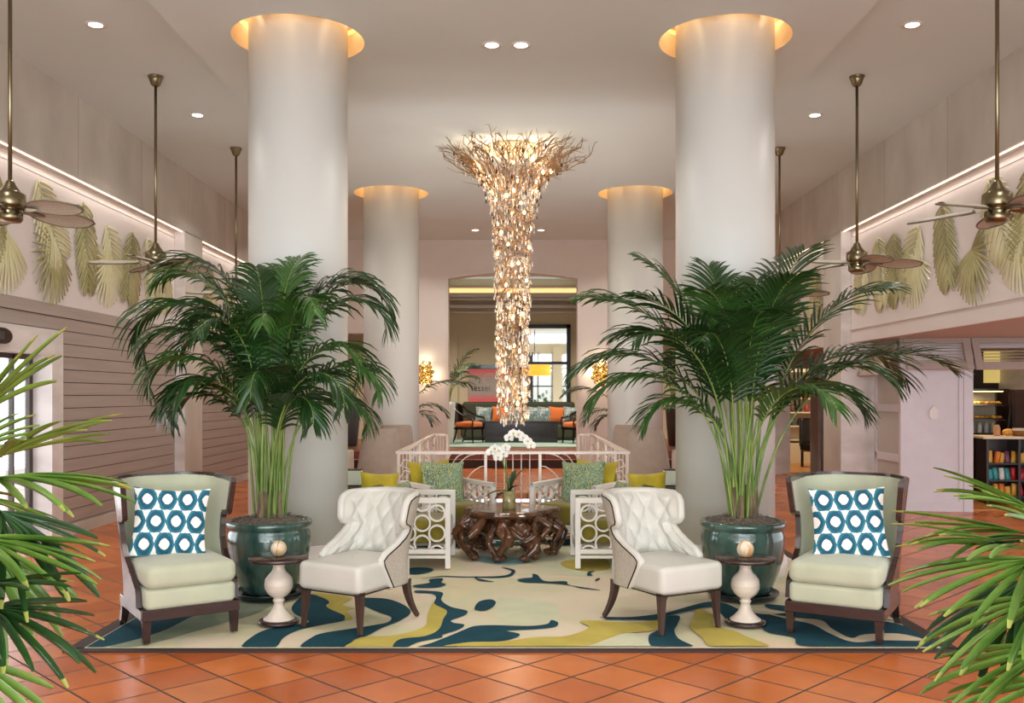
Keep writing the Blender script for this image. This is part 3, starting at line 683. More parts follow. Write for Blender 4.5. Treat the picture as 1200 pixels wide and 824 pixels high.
# ================================================================== FRETWORK ARMCHAIRS
def ring_arc(m, cx, cz, r, y, th, wd, z0, z1, x0, x1, plane='side', n=28):
    run = []
    def flush(run):
        if len(run) < 2: return
        rows = []
        for (rr, yy) in ((r-wd/2, -th/2), (r+wd/2, -th/2), (r+wd/2, th/2), (r-wd/2, th/2), (r-wd/2, -th/2)):
            rows.append([(cx+rr*cos(a), y+yy, cz+rr*sin(a)) for a in run])
        m.grid(rows, False)
    for k in range(n+1):
        a = 2*pi*k/n; x, z = cx+r*cos(a), cz+r*sin(a)
        if x0-.004 <= x <= x1+.004 and z0-.004 <= z <= z1+.004: run.append(a)
        else: flush(run); run = []
    flush(run)
def fret_chair(label, loc, rz):
    # faces -y. side panels in the planes x = +-.33
    t = thing('fretwork_armchair', label, 'chair', loc, rz, 'white fretwork armchairs with green velvet')
    for s in (-1, 1):
        m = MB().m(lacquer)
        def b3(y0, y1, z0, z1, wx=.045): m.b2((s*.34-wx/2, y0, z0), (s*.34+wx/2, y1, z1))
        b3(-.36, -.315, 0, .60); b3(.315, .36, 0, .60); b3(-.36, .36, .555, .60, .05); b3(-.315, .315, .125, .165); b3(-.315, .315, .085, .11)
        sub = MB().m(lacquer); q = .0815
        cols = [-.245, -.12, .005, .13, .255]
        for i, cy_ in enumerate(cols):
            zs = [.555-q*1.05*(2*k+1) for k in range(3)] if i % 2 == 0 else [.555-q*1.05*2*k for k in range(4)]
            for cz in zs: ring_arc(sub, cy_, cz, .067, 0, .035, .016, .165, .555, -.315, .315)
        sub.v = [(s*.34+p[1], p[0], p[2]) for p in sub.v]; nv0 = len(m.v); m.add(sub.v, sub.f)
        m.build('arm_panel', t, .003, 1)
    m = MB().m(lacquer).b2((-.32, -.345, .125), (.32, -.30, .20)).b2((-.32, .30, .125), (.32, .345, .60)); m.build('frame', t, .004, 1)
    m = MB().m(chartreuse); rbox(m, (0, -.02, .30), (.60, .64, .20), .04, .02); m.build('seat', t)
    m = MB().m(chartreuse); n_ = len(m.v); rbox(m, (0, 0, 0), (.60, .14, .34), .05, 0)
    Mx = Matrix.Translation((0, .25, .53))@Matrix.Rotation(R(-10), 4, 'X'); m.v = [tuple(Mx@Vector(p)) for p in m.v]; m.build('backrest', t)
    return t
fret_chair('white fretwork armchair left of the root table, facing right', (-.89, 8.40, RZ), R(90))
fret_chair('white fretwork armchair right of the root table, facing left', (.89, 8.40, RZ), R(-90))
fret_chair('white fretwork armchair behind the root table on the left, in front of the railing', (-.66, 9.56, RZ), R(30))
fret_chair('white fretwork armchair behind the root table on the right, in front of the railing', (.66, 9.56, RZ), R(-30))
pillow('throw_pillow', 'yellow velvet pillow showing above the left tufted chair', (-1.16, 8.22, .66), .34, .34, .14, yellowv, R(15), R(-8), R(3), 'plain yellow velvet pillows')
pillow('throw_pillow', 'yellow velvet pillow showing above the right tufted chair', (1.17, 8.22, .66), .34, .34, .14, yellowv, R(-15), R(-8), R(-4), 'plain yellow velvet pillows')
pillow('throw_pillow', 'teal coral print pillow leaning low behind the left tufted chair', (-.98, 8.52, .56), .36, .34, .12, twig_m, R(62), R(-24), 0, 'teal coral print pillows')
pillow('throw_pillow', 'teal coral print pillow leaning low behind the right tufted chair', (.98, 8.52, .56), .36, .34, .12, twig_m, R(-62), R(-24), 0, 'teal coral print pillows')
pillow('throw_pillow', 'teal coral print pillow on the left armchair in front of the railing', (-.70, 9.44, .625), .46, .44, .13, twig_m, R(22), R(-14), R(3), 'teal coral print pillows')
pillow('throw_pillow', 'teal coral print pillow on the right armchair in front of the railing', (.70, 9.44, .625), .46, .44, .13, twig_m, R(-22), R(-14), R(-3), 'teal coral print pillows')
pillow('throw_pillow', 'yellow velvet pillow behind the teal pillow on the left armchair by the railing', (-.83, 9.60, .62), .46, .44, .12, yellowv, R(28), R(-12), R(-2), 'plain yellow velvet pillows')
pillow('throw_pillow', 'yellow velvet pillow behind the teal pillow on the right armchair by the railing', (.83, 9.60, .62), .46, .44, .12, yellowv, R(-28), R(-12), R(2), 'plain yellow velvet pillows')

# ================================================================== ROOT TABLE
rootw = mat('polished_root_wood', L(44, 27, 18), .2, col2=L(114, 72, 46), vscale=5, stretch=(2, 2, .5), coat=.5, bump=.25, bscale=22, detail=8)
def root_table():
    random.seed(11); m = MB().m(rootw)
    top = []
    for k in range(40):
        a = 2*pi*k/40; top.append((a, .43+.035*sin(3*a+.5)+.03*sin(5*a+1)+.015*sin(9*a)))
    rows = []
    for (f, z) in ((.02, .36), (.7, .365), (.96, .375), (1.0, .40), (.97, .425), (.9, .432), (.5, .434), (.01, .434)): rows.append([(f*r*cos(a), f*r*.95*sin(a), z) for a, r in top])
    m.grid(rows, True, True)
    m.sph((0, 0, .27), .26, 16, 10, (1.25, 1.1, .55))
    legs = 46
    for k in range(legs):
        a = 2*pi*k/legs+random.uniform(-.1, .1); full = k % 5 == 0 or k % 7 == 3
        r0 = random.uniform(.26, .36); r1 = random.uniform(.42, .50); r2 = random.uniform(.34, .47) if full else random.uniform(.36, .46); zend = .0 if full else random.uniform(.06, .22)
        tw = random.uniform(-.5, .5); P = []
        for q in range(8):
            t = q/7; rr = r0+(r1-r0)*min(1, t*2.4) if t < .45 else r1+(r2-r1)*((t-.45)/.55)
            aa = a+tw*t+.07*sin(t*9+k); P.append((rr*cos(aa)*(1.03), rr*sin(aa)*.93, .40*(1-t**.9)+zend*t**.9))
        w0 = random.uniform(.04, .06) if full else random.uniform(.022, .045)
        m.tube(P, [w0*(1-.5*q/7)*(1+.10*sin(q*1.3+k)) for q in range(8)], 8)
        if full: m.sph((P[-1][0], P[-1][1], .03), .038, 8, 6, (1.3, 1.3, .8))
    for k in range(10):
        a = random.uniform(0, 2*pi); b = a+random.uniform(.4, .9)
        m.tube([(.42*cos(a), .40*sin(a), .34), (.45*cos((a+b)/2), .42*sin((a+b)/2), .2), (.4*cos(b), .38*sin(b), .07)], [.035, .024, .02], 8)
    o = m.build('root_coffee_table', loc=(-.03, 8.76, RZ)); md = o.modifiers.new('rm', 'REMESH'); md.mode = 'VOXEL'; md.voxel_size = .008; md.use_smooth_shade = True
    tag(o, 'low coffee table of polished dark brown tree roots in the middle', 'table'); return o
root_table()
# orchid in a glass cylinder
t = thing('potted_orchid', 'white moth orchid in a glass cylinder on the root table', 'orchid', (-.035, 8.66, .434+RZ))
MB().m(mat('mossy_glass_vase', L(150, 140, 96), .08, coat=.5, var=.3, vscale=20)).lathe([(.055, 0), (.062, .005), (.062, .165), (.056, .165), (.055, .15), (.02, .148)], 28).build('vase', t)
MB().m(soilm).lathe([(.054, .12), (.054, .152), (.03, .16), (.001, .162)], 20).build('moss', t)
def strap(m, p0, az, el, Ln, wd, bend, n=8, fold=.15):
    d = Vector((cos(az)*cos(el), sin(az)*cos(el), sin(el))); p = Vector(p0); rows = []
    for k in range(n+1):
        tt = k/n; s_ = d.cross(Vector((0, 0, 1))).normalized(); u = s_.cross(d).normalized(); ww = wd*sin(pi*min(.97, .12+.85*tt))**.7
        rows.append([p-s_*ww/2+u*fold*ww, p, p+s_*ww/2+u*fold*ww]); p = p+d*(Ln/n); d = (d+Vector((0, 0, -bend/n))).normalized()
    m.grid(rows)
for az, el, Ln in ((R(70), R(60), .26), (R(10), R(66), .27), (R(185), R(8), .24), (R(200), R(-8), .16), (R(320), R(40), .18)):
    m = MB().m(leafk); strap(m, (0, 0, .16), az, el, Ln, .065, .9); m.build('leaf', t)
def flower(par, p, face, s=.045):
    m = MB().m(petal); f = Vector(face).normalized(); a_ = f.cross(Vector((0, 0, 1))).normalized(); b_ = a_.cross(f).normalized()
    for k, (an, ln, wd) in enumerate(((90, 1, .75), (210, 1, .75), (330, 1, .75), (15, 1.05, 1.15), (165, 1.05, 1.15))):
        d = a_*cos(R(an))+b_*sin(R(an)); e_ = f.cross(d); rows = []
        for j in range(5):
            t_ = j/4; c = Vector(p)+d*(s*ln*t_)+f*(.010*sin(pi*t_)-.004*k/5); ww = s*wd*.55*sin(pi*(.12+.8*t_)); rows.append([c-e_*ww-f*.004, c, c+e_*ww-f*.004])
        m.grid(rows)
    m.m(petalc).sph(Vector(p)+f*.008, s*.2, 8, 6); m.build('flower', par)
for pth in ([(.01, 0, .16), (-.02, 0, .35), (-.03, -.01, .52), (-.02, -.03, .62), (.04, -.05, .68), (.12, -.06, .66), (.20, -.07, .60)], [(-.01, .01, .16), (-.03, .02, .3), (-.06, .01, .45), (-.09, -.01, .53), (-.14, -.03, .55), (-.19, -.05, .50)]):
    MB().m(stemk).tube([Vector(p) for p in crom(pth, 5, False)], .0045, 6).build('stem', t)
for k, p in enumerate(((0, -.03, .65), (.04, -.05, .69), (.09, -.06, .68), (.13, -.07, .65), (.17, -.08, .62), (.20, -.085, .585), (-.05, -.02, .50), (-.09, -.02, .53), (-.13, -.04, .55), (-.165, -.05, .52), (-.10, -.04, .47), (-.03, -.03, .56))):
    flower(t, p, (random.uniform(-.5, .5), -1, random.uniform(-.1, .3)))
# pot beside the left tufted chair: side tables
def side_table(label, loc):
    t = thing('side_table', label, 'table', loc, 0, 'small turned pedestal tables')
    MB().m(darkwood).lathe([(.001, .405), (.186, .405), (.19, .41), (.19, .426), (.186, .43), (.001, .43)], 48).build('tabletop', t)
    MB().m(darkwood).lathe([(.125, 0), (.132, .006), (.128, .02), (.1, .026)], 40).build('base', t)
    MB().m(ceramic).lathe([(.09, .024), (.1, .026), (.097, .032), (.075, .048), (.048, .078), (.033, .11), (.030, .135), (.036, .14), (.038, .15), (.030, .156), (.034, .165), (.05, .175), (.072, .195), (.088, .225), (.091, .252), (.086, .285), (.066, .312), (.045, .333), (.036, .36), (.038, .378), (.047, .384), (.05, .395), (.048, .405), (.001, .405)], 48).build('pedestal', t)
side_table('small pedestal table in front of the left green pot, round stone ball on top', (-1.515, 6.13, RZ))
side_table('small pedestal table in front of the right green pot, ribbed bud vase on top', (1.50, 6.11, RZ))
o = MB().m(mat('split_agate', L(224, 212, 190), .3, col2=L(186, 150, 96), vscale=9)).sph((0, 0, .051), .051, 24, 16).m(gold).tube([(.0515*cos(a)*.12, -.0515*sin(a), .051+.0515*cos(a)) for a in [2*pi*k/24 for k in range(24)]], .002, 5, closed=True).m(darkwood).lathe([(.02, 0), (.022, .004), (.018, .01)], 16).build('stone_ball', loc=(-1.515, 6.13, .43+RZ))
tag(o, 'round cream stone ball on the left pedestal table', 'ornament')
m = MB().m(mat('cream_bud_vase', L(232, 222, 200), .35, col2=L(190, 140, 80), vscale=14, stretch=(1, 1, .6)))
rows = []
for r_, z in ((.02, 0), (.036, .006), (.05, .03), (.053, .055), (.045, .08), (.03, .096), (.028, .104), (.022, .102), (.02, .08)): rows.append([(r_*(1+.05*cos(8*a))*cos(a), r_*(1+.05*cos(8*a))*sin(a), z) for a in [2*pi*k/48 for k in range(48)]])
m.grid(rows, True, True); tag(m.build('bud_vase', loc=(1.50, 6.11, .43+RZ)), 'small ribbed cream and rust bud vase on the right pedestal table', 'vase')
# ================================================================== POTTED KENTIA PALMS
def frond_mesh(m, lm, base, az, el0, el1, p, Ln, t0, nleaf, ll, wd, rs=.006, droop=1.3, leafseg=5, stem=True, sm_=None, spread=.75, twist=0, rnd=random):
    n = 26; pts = [Vector(base)]; dirs = []
    for k in range(n+1):
        t = k/n; e = el0+(el1-el0)*t**p; a = az+twist*t
        dirs.append(Vector((cos(a)*cos(e), sin(a)*cos(e), sin(e))))
    for k in range(n): pts.append(pts[-1]+dirs[k]*(Ln/n))
    if stem: m.m(sm_ or stemk).tube(pts, [rs*(1.5-1.25*k/n) for k in range(n+1)], 5, cap=False)
    m.m(lm)
    def at(t):
        x = t*n; i = min(n-1, int(x)); return pts[i].lerp(pts[i+1], x-i), dirs[i].lerp(dirs[min(n, i+1)], x-i).normalized()
    for sg in (-1, 1):
        for k in range(nleaf):
            q = (k+.5*(sg > 0)*.6)/nleaf; t = t0+(1-t0)*q; c, d = at(min(.999, t))
            up = Vector((0, 0, 1)); sd = d.cross(up)
            if sd.length < .05: sd = Vector((-sin(az), cos(az), 0))
            sd.normalize(); nn = sd.cross(d).normalized()
            L_ = ll*(sin(pi*(.13+.80*q))**.75)*rnd.uniform(.88, 1.08); f = .55+.55*q
            dr = (d*f+sd*sg*spread+nn*rnd.uniform(.05, .35)).normalized(); pos_ = c.copy(); g = droop*rnd.uniform(.8, 1.25); rows = []
            for j in range(leafseg+1):
                s_ = j/leafseg; w_ = wd*(sin(pi*min(.985, .16+.83*s_))**.8)/2
                wv = d-dr*d.dot(dr)
                if wv.length < .3: wv = sd*sg*-1.0-dr*(sd*sg*-1.0).dot(dr)
                wv.normalize(); fold = wv.cross(dr)*w_*.35
                rows.append([pos_-wv*w_+fold, pos_, pos_+wv*w_+fold]); pos_ = pos_+dr*(L_/leafseg); dr = (dr+Vector((0, 0, -g/leafseg*(.4+s_)))).normalized()
            m.grid(rows)
def pot(t, R0=.305, H0=.56):
    k = R0/.305; h = H0/.56
    pr = [(.17, .03), (.19, .035), (.215, .08), (.255, .18), (.285, .28), (.300, .37), (.303, .43), (.297, .475), (.288, .495), (.290, .505), (.302, .512), (.310, .525), (.311, .548), (.303, .560), (.285, .562), (.272, .555), (.268, .50), (.26, .48)]
    MB().m(potglaze).lathe([(a*k, b*h) for a, b in pr], 64).build('pot', t)
    MB().m(saucerm).lathe([(.20*k, 0), (.235*k, .004), (.255*k, .03), (.26*k, .045), (.252*k, .047), (.24*k, .03), (.17*k, .028), (.001, .028)], 56).build('saucer', t)
    m = MB().m(soilm); random.seed(3); rows = []
    for j in range(9):
        r = .270*k*(1-j/8)+.001; rows.append([(r*cos(a), r*sin(a), h*(.535+.05*(1-(r/.27)**2)+random.uniform(-.006, .012))) for a in [2*pi*q/40 for q in range(40)]])
    m.grid(rows, True, True)
    for q in range(150):
        a = random.uniform(0, 2*pi); r = .25*k*sqrt(random.random()); z = h*(.545+.05*(1-(r/.27)**2)); b = random.uniform(0, pi); l_ = random.uniform(.015, .04)
        m.tube([(r*cos(a), r*sin(a), z+.01), (r*cos(a)+l_*cos(b), r*sin(a)+l_*sin(b), z+random.uniform(.0, .022))], .003, 4)
    m.build('mulch', t)
def kentia(label, loc, fr, seed, stems=11, zs=.56, hstem=1.0, group='kentia palms in glazed pots', R0=.305, H0=.56, potfn=pot, scale=1, nleaf=26, rstem=.11, tsh=0, pk=1, lk=1):
    t = thing('potted_palm', label, 'plant', loc, 0, group); potfn(t, R0, H0); rnd = random.Random(seed)
    for i, f in enumerate(fr):
        az, el0, el1, p, Ln, t0, ll = f[:7]; az = R(az+rnd.uniform(-6, 6)); Ln *= rnd.uniform(.93, 1.05)
        if R0 > .3 and sin(az) > .55: el1 = max(el1, 30); p *= 1.3; Ln *= .95
        m = MB(); br = rnd.uniform(.02, rstem); ba = az+rnd.uniform(-1.2, 1.2)
        frond_mesh(m, leafk if rnd.random() < .78 else leafk2, (br*cos(ba), br*sin(ba), zs), az, R(el0), R(el1), p*pk, Ln, t0-tsh, int(nleaf*(1+tsh*1.5)), ll*lk, .024*scale, .0075, rnd=rnd, droop=f[7] if len(f) > 7 else 1.2)
        m.build('frond', t)
    for i in range(stems):
        a = rnd.uniform(0, 2*pi); r = rnd.uniform(.02, rstem); b = rnd.uniform(-.10, .10); c = rnd.uniform(-.10, .10); hh = hstem*rnd.uniform(.75, 1.1)
        m = MB().m(stemk); P = [(r*cos(a)+b*q*q, r*sin(a)+c*q*q, zs-.02+hh*q) for q in [k/8 for k in range(9)]]
        m.tube(P, [.0125*(1-.45*k/8) for k in range(9)], 8)
        m.m(trunkk).tube([P[0], (P[0][0], P[0][1], zs+.10), (P[1][0]*1.0, P[1][1], zs+.16+rnd.uniform(0, .1))], [.024, .02, .013], 8); m.build('stem', t)
    return t
# azimuth, start elevation, end elevation, bend power, length, first leaflet, leaflet length, leaflet droop
left_fr = [(181, 86, -112, 3.0, 2.22, .56, .50, 2.2), (172, 87, -100, 4.0, 2.42, .64, .38, 1.6), (198, 87, -70, 4.0, 2.30, .66, .36, 1.6), (120, 88, -10, 4.0, 2.15, .68, .34, 1.8), (60, 88, -30, 4.0, 2.20, .68, .34, 1.8),
           (4, 87, -106, 3.6, 2.42, .60, .46, 1.9), (-7, 87, -112, 3.2, 2.25, .58, .44, 2.0), (18, 87, -70, 4.0, 2.38, .64, .38, 1.7), (-12, 84, -110, 2.6, 1.85, .60, .36, 1.9), (188, 84, -115, 2.5, 1.80, .58, .38, 1.9), (214, 84, -118, 2.4, 1.62, .60, .34, 1.8),
           (-32, 84, -112, 2.4, 1.62, .60, .34, 1.8), (-85, 88, -80, 4.0, 1.95, .62, .34, 2.2), (-60, 88, -90, 3.6, 2.1, .62, .36, 2.0), (250, 88, -85, 3.6, 2.0, .62, .36, 2.0), (90, 87, -90, 3.5, 2.2, .6, .40, 1.9), (150, 87, -80, 3.4, 2.2, .6, .40, 1.9), (0, 84, -118, 2.3, 1.5, .62, .30, 1.8), (175, 84, -118, 2.3, 1.45, .62, .30, 1.8),
           (-50, 86, -118, 2.6, 1.45, .60, .36, 2.0), (230, 86, -118, 2.6, 1.5, .60, .36, 2.0), (-95, 87, -118, 3.0, 1.5, .62, .34, 2.0), (160, 86, -110, 3.0, 1.9, .58, .40, 2.0), (-20, 86, -110, 3.0, 1.95, .58, .40, 2.0), (200, 86, -112, 3.0, 2.0, .58, .40, 2.0)]
right_fr = [(178, 85, -105, 2.8, 2.25, .54, .48, 2.0), (172, 87, -98, 3.6, 2.45, .60, .44, 1.8), (186, 84, -112, 2.5, 2.05, .54, .44, 2.0), (165, 87, -60, 4.0, 2.45, .64, .40, 1.7), (192, 87, -85, 3.6, 2.35, .62, .40, 1.8), (120, 88, 0, 4.0, 2.4, .66, .36, 1.6),
            (70, 88, -20, 4.0, 2.42, .66, .36, 1.7), (20, 87, -60, 3.8, 2.6, .62, .42, 1.6), (6, 86, -62, 3.2, 2.6, .60, .46, 1.5), (-4, 80, -66, 2.2, 2.35, .52, .52, .9), (10, 84, -108, 2.6, 2.3, .56, .46, 1.8), (-16, 84, -112, 2.5, 1.95, .56, .40, 1.8),
            (215, 86, -100, 3.0, 2.05, .58, .42, 1.9), (240, 87, -95, 3.6, 2.1, .60, .40, 1.9), (-90, 88, -88, 3.8, 2.05, .60, .40, 2.0), (-65, 87, -90, 3.4, 2.15, .60, .40, 1.9), (-115, 87, -100, 3.0, 1.85, .60, .36, 1.9), (195, 84, -118, 2.3, 1.6, .6, .34, 1.8), (-8, 84, -118, 2.3, 1.6, .6, .34, 1.8),
            (-45, 85, -112, 2.6, 1.8, .58, .38, 1.8), (150, 86, -90, 3.0, 2.25, .58, .44, 1.9), (50, 86, -90, 3.0, 2.25, .58, .44, 1.9), (90, 87, -90, 3.4, 2.4, .6, .42, 1.8), (205, 87, -80, 4, 2.25, .62, .4, 1.8),
            (-50, 86, -118, 2.6, 1.5, .60, .38, 2.0), (230, 86, -118, 2.6, 1.6, .60, .38, 2.0), (-95, 87, -118, 3.0, 1.6, .62, .36, 2.0), (-25, 86, -110, 3.0, 2.1, .58, .42, 2.0), (205, 86, -112, 3.0, 2.1, .58, .42, 2.0)]
kentia('tall kentia palm in a teal glazed pot in front of the left large column', (-1.79, 6.96, RZ), left_fr, 5, tsh=.12, pk=1.2, lk=1.04)
right_fr = [(178, 80, -50, 1.7, 2.05, .56, .44, 1.6), (170, 82, -10, 1.9, 2.25, .62, .42, 1.3), (185, 82, -75, 1.8, 1.85, .56, .40, 1.7), (160, 84, 30, 2.2, 2.2, .64, .36), (110, 86, 55, 2, 2.1, .66, .34),
            (70, 86, 40, 2, 2.15, .64, .36), (30, 84, 15, 2.4, 2.3, .62, .40, 1.2), (5, 80, -5, 2.0, 2.2, .60, .42, 1.3), (-4, 76, -40, 1.5, 2.15, .52, .46, .7), (12, 80, -65, 1.8, 2.1, .56, .42, 1.2),
            (-20, 82, -60, 1.9, 1.8, .56, .38, 1.4), (215, 84, -40, 2.2, 1.85, .58, .40, 1.5), (235, 86, -10, 2.6, 1.9, .62, .38, 1.4), (-90, 88, -20, 2.8, 1.8, .60, .40, 1.5), (-70, 86, 10, 2.8, 1.9, .62, .38, 1.3),
            (-120, 87, -50, 2.6, 1.75, .6, .36, 1.5), (195, 85, -88, 2.0, 1.5, .6, .32, 1.6), (-10, 86, -85, 2.0, 1.5, .6, .34, 1.5), (-50, 86, -75, 2.0, 1.5, .6, .36, 1.4), (150, 85, -30, 2.0, 1.95, .58, .40, 1.4), (50, 84, -35, 2.0, 2.0, .58, .42, 1.4), (200, 84, 5, 2.0, 2.05, .62, .38, 1.3)]
kentia('tall full kentia palm in a teal glazed pot in front of the right large column', (1.68, 6.93, RZ), right_fr, 9, stems=13, tsh=.12, pk=1.2, lk=1.12)
def tallpot(matr):
    def f(t, R0, H0):
        MB().m(matr).lathe([(R0*.62, 0), (R0*.72, .03), (R0*.9, H0*.5), (R0, H0*.85), (R0*1.02, H0), (R0*.9, H0), (R0*.85, H0*.9), (.001, H0*.88)], 32).build('pot', t)
    return f
greypot = mat('slate_blue_planter', L(84, 88, 98), .35); whitepot = mat('white_planter', L(225, 222, 218), .4); brownpot = mat('brown_planter', L(60, 44, 36), .4)
bf = lambda k: [(a+k, 80, e, 2, l, .5, .42, 1.3) for a, e, l in ((0, -50, 1.5), (40, -20, 1.6), (85, -10, 1.5), (130, -40, 1.5), (175, -55, 1.6), (215, -20, 1.6), (260, -30, 1.5), (310, -45, 1.6), (20, 30, 1.5), (150, 35, 1.5), (240, 40, 1.4))]
kentia('kentia palm in a tall slate planter through the left rear doorway', (-3.72, 21.6, .34), bf(0), 2, 5, .85, .6, 'palms behind the rear columns', .24, .95, tallpot(greypot), nleaf=16)
kentia('kentia palm in a dark planter through the right rear doorway', (3.72, 21.6, .34), bf(20), 3, 5, .85, .6, 'palms behind the rear columns', .24, .95, tallpot(brownpot), nleaf=16)
wf = [(0, 78, -25, 1.7, 2.15, .50, .46, 1.6), (20, 80, -60, 1.7, 1.6, .5, .42, 1.5), (-30, 80, -70, 1.8, 1.3, .5, .4, 1.5), (180, 80, -40, 1.7, 1.6, .5, .4, 1.4), (90, 84, 10, 2, 1.5, .5, .4), (-90, 84, 0, 2, 1.4, .5, .4)]
kentia('kentia palm hidden behind the left rear column, one frond arching past the gold sconce', (-2.28, 17.8, 0), wf, 7, 4, .5, .7, 'palms behind the rear columns', .26, .55, tallpot(brownpot), nleaf=22)
kentia('kentia palm hidden behind the right rear column, fronds over the gold sconce', (2.28, 17.8, 0), [(180+a, b, c-15, d, e*.88, f, g, h_[0] if h_ else 1.2) for a, b, c, d, e, f, g, *h_ in wf], 8, 4, .5, .7, 'palms behind the rear columns', .26, .55, tallpot(brownpot), nleaf=22)
kentia('kentia palm in a tall white planter beside the lounge chair in the far room', (-1.55, 22.2, .34), [(a, 80, e, 2, l, .5, .34, 1.3) for a, e, l in ((0, -50, 1.2), (50, -20, 1.4), (110, -10, 1.4), (180, -30, 1.3), (-60, -40, 1.2), (-20, 20, 1.5), (-100, 10, 1.4), (20, -70, 1.0))], 4, 4, .9, .5, 'palms behind the rear columns', .2, 1.0, tallpot(whitepot), nleaf=16)

# ================================================================== FOREGROUND LADY PALMS
def rhapis(label, loc, leaves, seed, canes):
    t = thing('lady_palm', label, 'plant', loc, 0, 'lady palms at the front edges'); rnd = random.Random(seed)
    MB().m(brownpot).lathe([(.15, 0), (.19, .3), (.2, .36), (.17, .36), (.16, .33), (.001, .33)], 32).build('pot', t)
    tops = []
    for (x, y, h) in canes:
        m = MB().m(trunkk); m.tube([(x*.4, y*.4, .3), (x*.7, y*.7, .3+(h-.3)*.5), (x, y, h)], [.014, .013, .011], 7); m.build('cane', t); tops.append(Vector((x, y, h)))
    for lf in leaves:
        hx, hy, hz, az, el, rad, nseg, spreadd = lf[:8]; hub = Vector((hx, hy, hz)); tp = min(tops, key=lambda q: (q-hub).length)
        m = MB().m(leafr2); mid = (tp+hub)/2+Vector((0, 0, .06)); m.tube([tp, mid, hub], .0045, 5)
        d0 = Vector((cos(R(az))*cos(R(el)), sin(R(az))*cos(R(el)), sin(R(el)))); sd = d0.cross(Vector((0, 0, 1))).normalized(); up = sd.cross(d0).normalized()
        lm = leafr if rnd.random() < .72 else leafr2
        for k in range(nseg):
            a = R(-spreadd+2*spreadd*k/(nseg-1))+rnd.uniform(-.05, .05); d = (d0*cos(a)+sd*sin(a)+up*rnd.uniform(-.08, .12)).normalized()
            Ln = rad*(1-.18*abs(a/R(spreadd)))*rnd.uniform(.88, 1.08); wd = rnd.uniform(.024, .038); p = hub.copy(); rows = []; g = rnd.uniform(.15, .6); ns = 12; wn = sd*cos(a)-d0*sin(a)
            for j in range(ns+1):
                s_ = j/ns; w_ = wd/2*(min(1, .25+s_*3.2) if s_ < .5 else 1-.55*((s_-.5)/.5)**2.2)
                wv = (wn-d*wn.dot(d)).normalized(); nn = wv.cross(d)
                if nn.z < 0: nn = -nn
                rows.append([p-wv*w_+nn*w_*.5, p-wv*w_*.5-nn*w_*.05, p, p+wv*w_*.5-nn*w_*.05, p+wv*w_+nn*w_*.5]); p = p+d*(Ln/ns); d = (d+Vector((0, 0, -g/ns*(.3+1.4*s_)))).normalized()
            rows[-1] = [r.lerp(rows[-1][2], .25) for r in rows[-1]]; tipy = rnd.random() < .5; m.m(lm).grid(rows[:-1] if tipy else rows)
            if tipy: m.m(leaftip).grid([rows[-2].copy(), rows[-1]])
        m.build('leaf', t)
LPX, LPY = -1.90, 3.05
def lv(px, py, Y, az, el, rad, ns, sp): return ((px-CX)*Y/F-LPX, Y-LPY, CH+(HY-py)*Y/F, az, el, rad, ns, sp)
rhapis('lady palm with long green fingered leaves at the left edge of the photo', (LPX, LPY, 0), [
    lv(2, 535, 2.95, -8, 20, .40, 9, 52), lv(-5, 560, 2.8, -12, -6, .43, 10, 50), lv(-30, 490, 3.1, 8, 48, .40, 8, 40), lv(0, 600, 2.9, -30, -42, .42, 11, 60), lv(-30, 630, 2.75, 0, -14, .40, 8, 50),
    lv(-10, 712, 2.8, -10, -24, .36, 11, 65), lv(-30, 690, 2.65, -20, 8, .30, 8, 55), lv(-50, 770, 2.6, -20, -40, .36, 8, 50), lv(-10, 650, 3.0, -50, -62, .36, 9, 60), lv(-60, 540, 3.2, 60, 30, .36, 8, 60), lv(-50, 580, 3.3, 20, -10, .38, 7, 50)], 21,
    [(.02, -.05, 1.15), (-.08, .05, 1.3), (.06, .02, .9), (.0, -.12, .7)])
LPX, LPY = 1.98, 3.05
rhapis('lady palm with long green fingered leaves at the right edge of the photo', (LPX, LPY, 0), [
    lv(1205, 645, 2.95, 182, 10, .42, 9, 42), lv(1215, 655, 2.8, 190, -14, .44, 10, 48), lv(1200, 625, 3.1, 172, 4, .42, 7, 34), lv(1215, 600, 3.0, 165, 22, .36, 6, 30), lv(1205, 680, 2.95, 205, -42, .42, 10, 48),
    lv(1225, 700, 2.7, 185, -24, .42, 9, 45), lv(1235, 760, 2.65, 180, -20, .40, 8, 45), lv(1240, 800, 2.6, 200, -10, .34, 7, 50), lv(1240, 690, 3.2, 165, -30, .38, 9, 60), lv(1255, 640, 2.9, 225, 10, .32, 8, 60), lv(1230, 620, 3.2, 140, 30, .30, 8, 60)], 33,
    [(-.02, -.05, .95), (.08, .05, 1.1), (-.06, .02, .75), (.0, -.1, .6)])

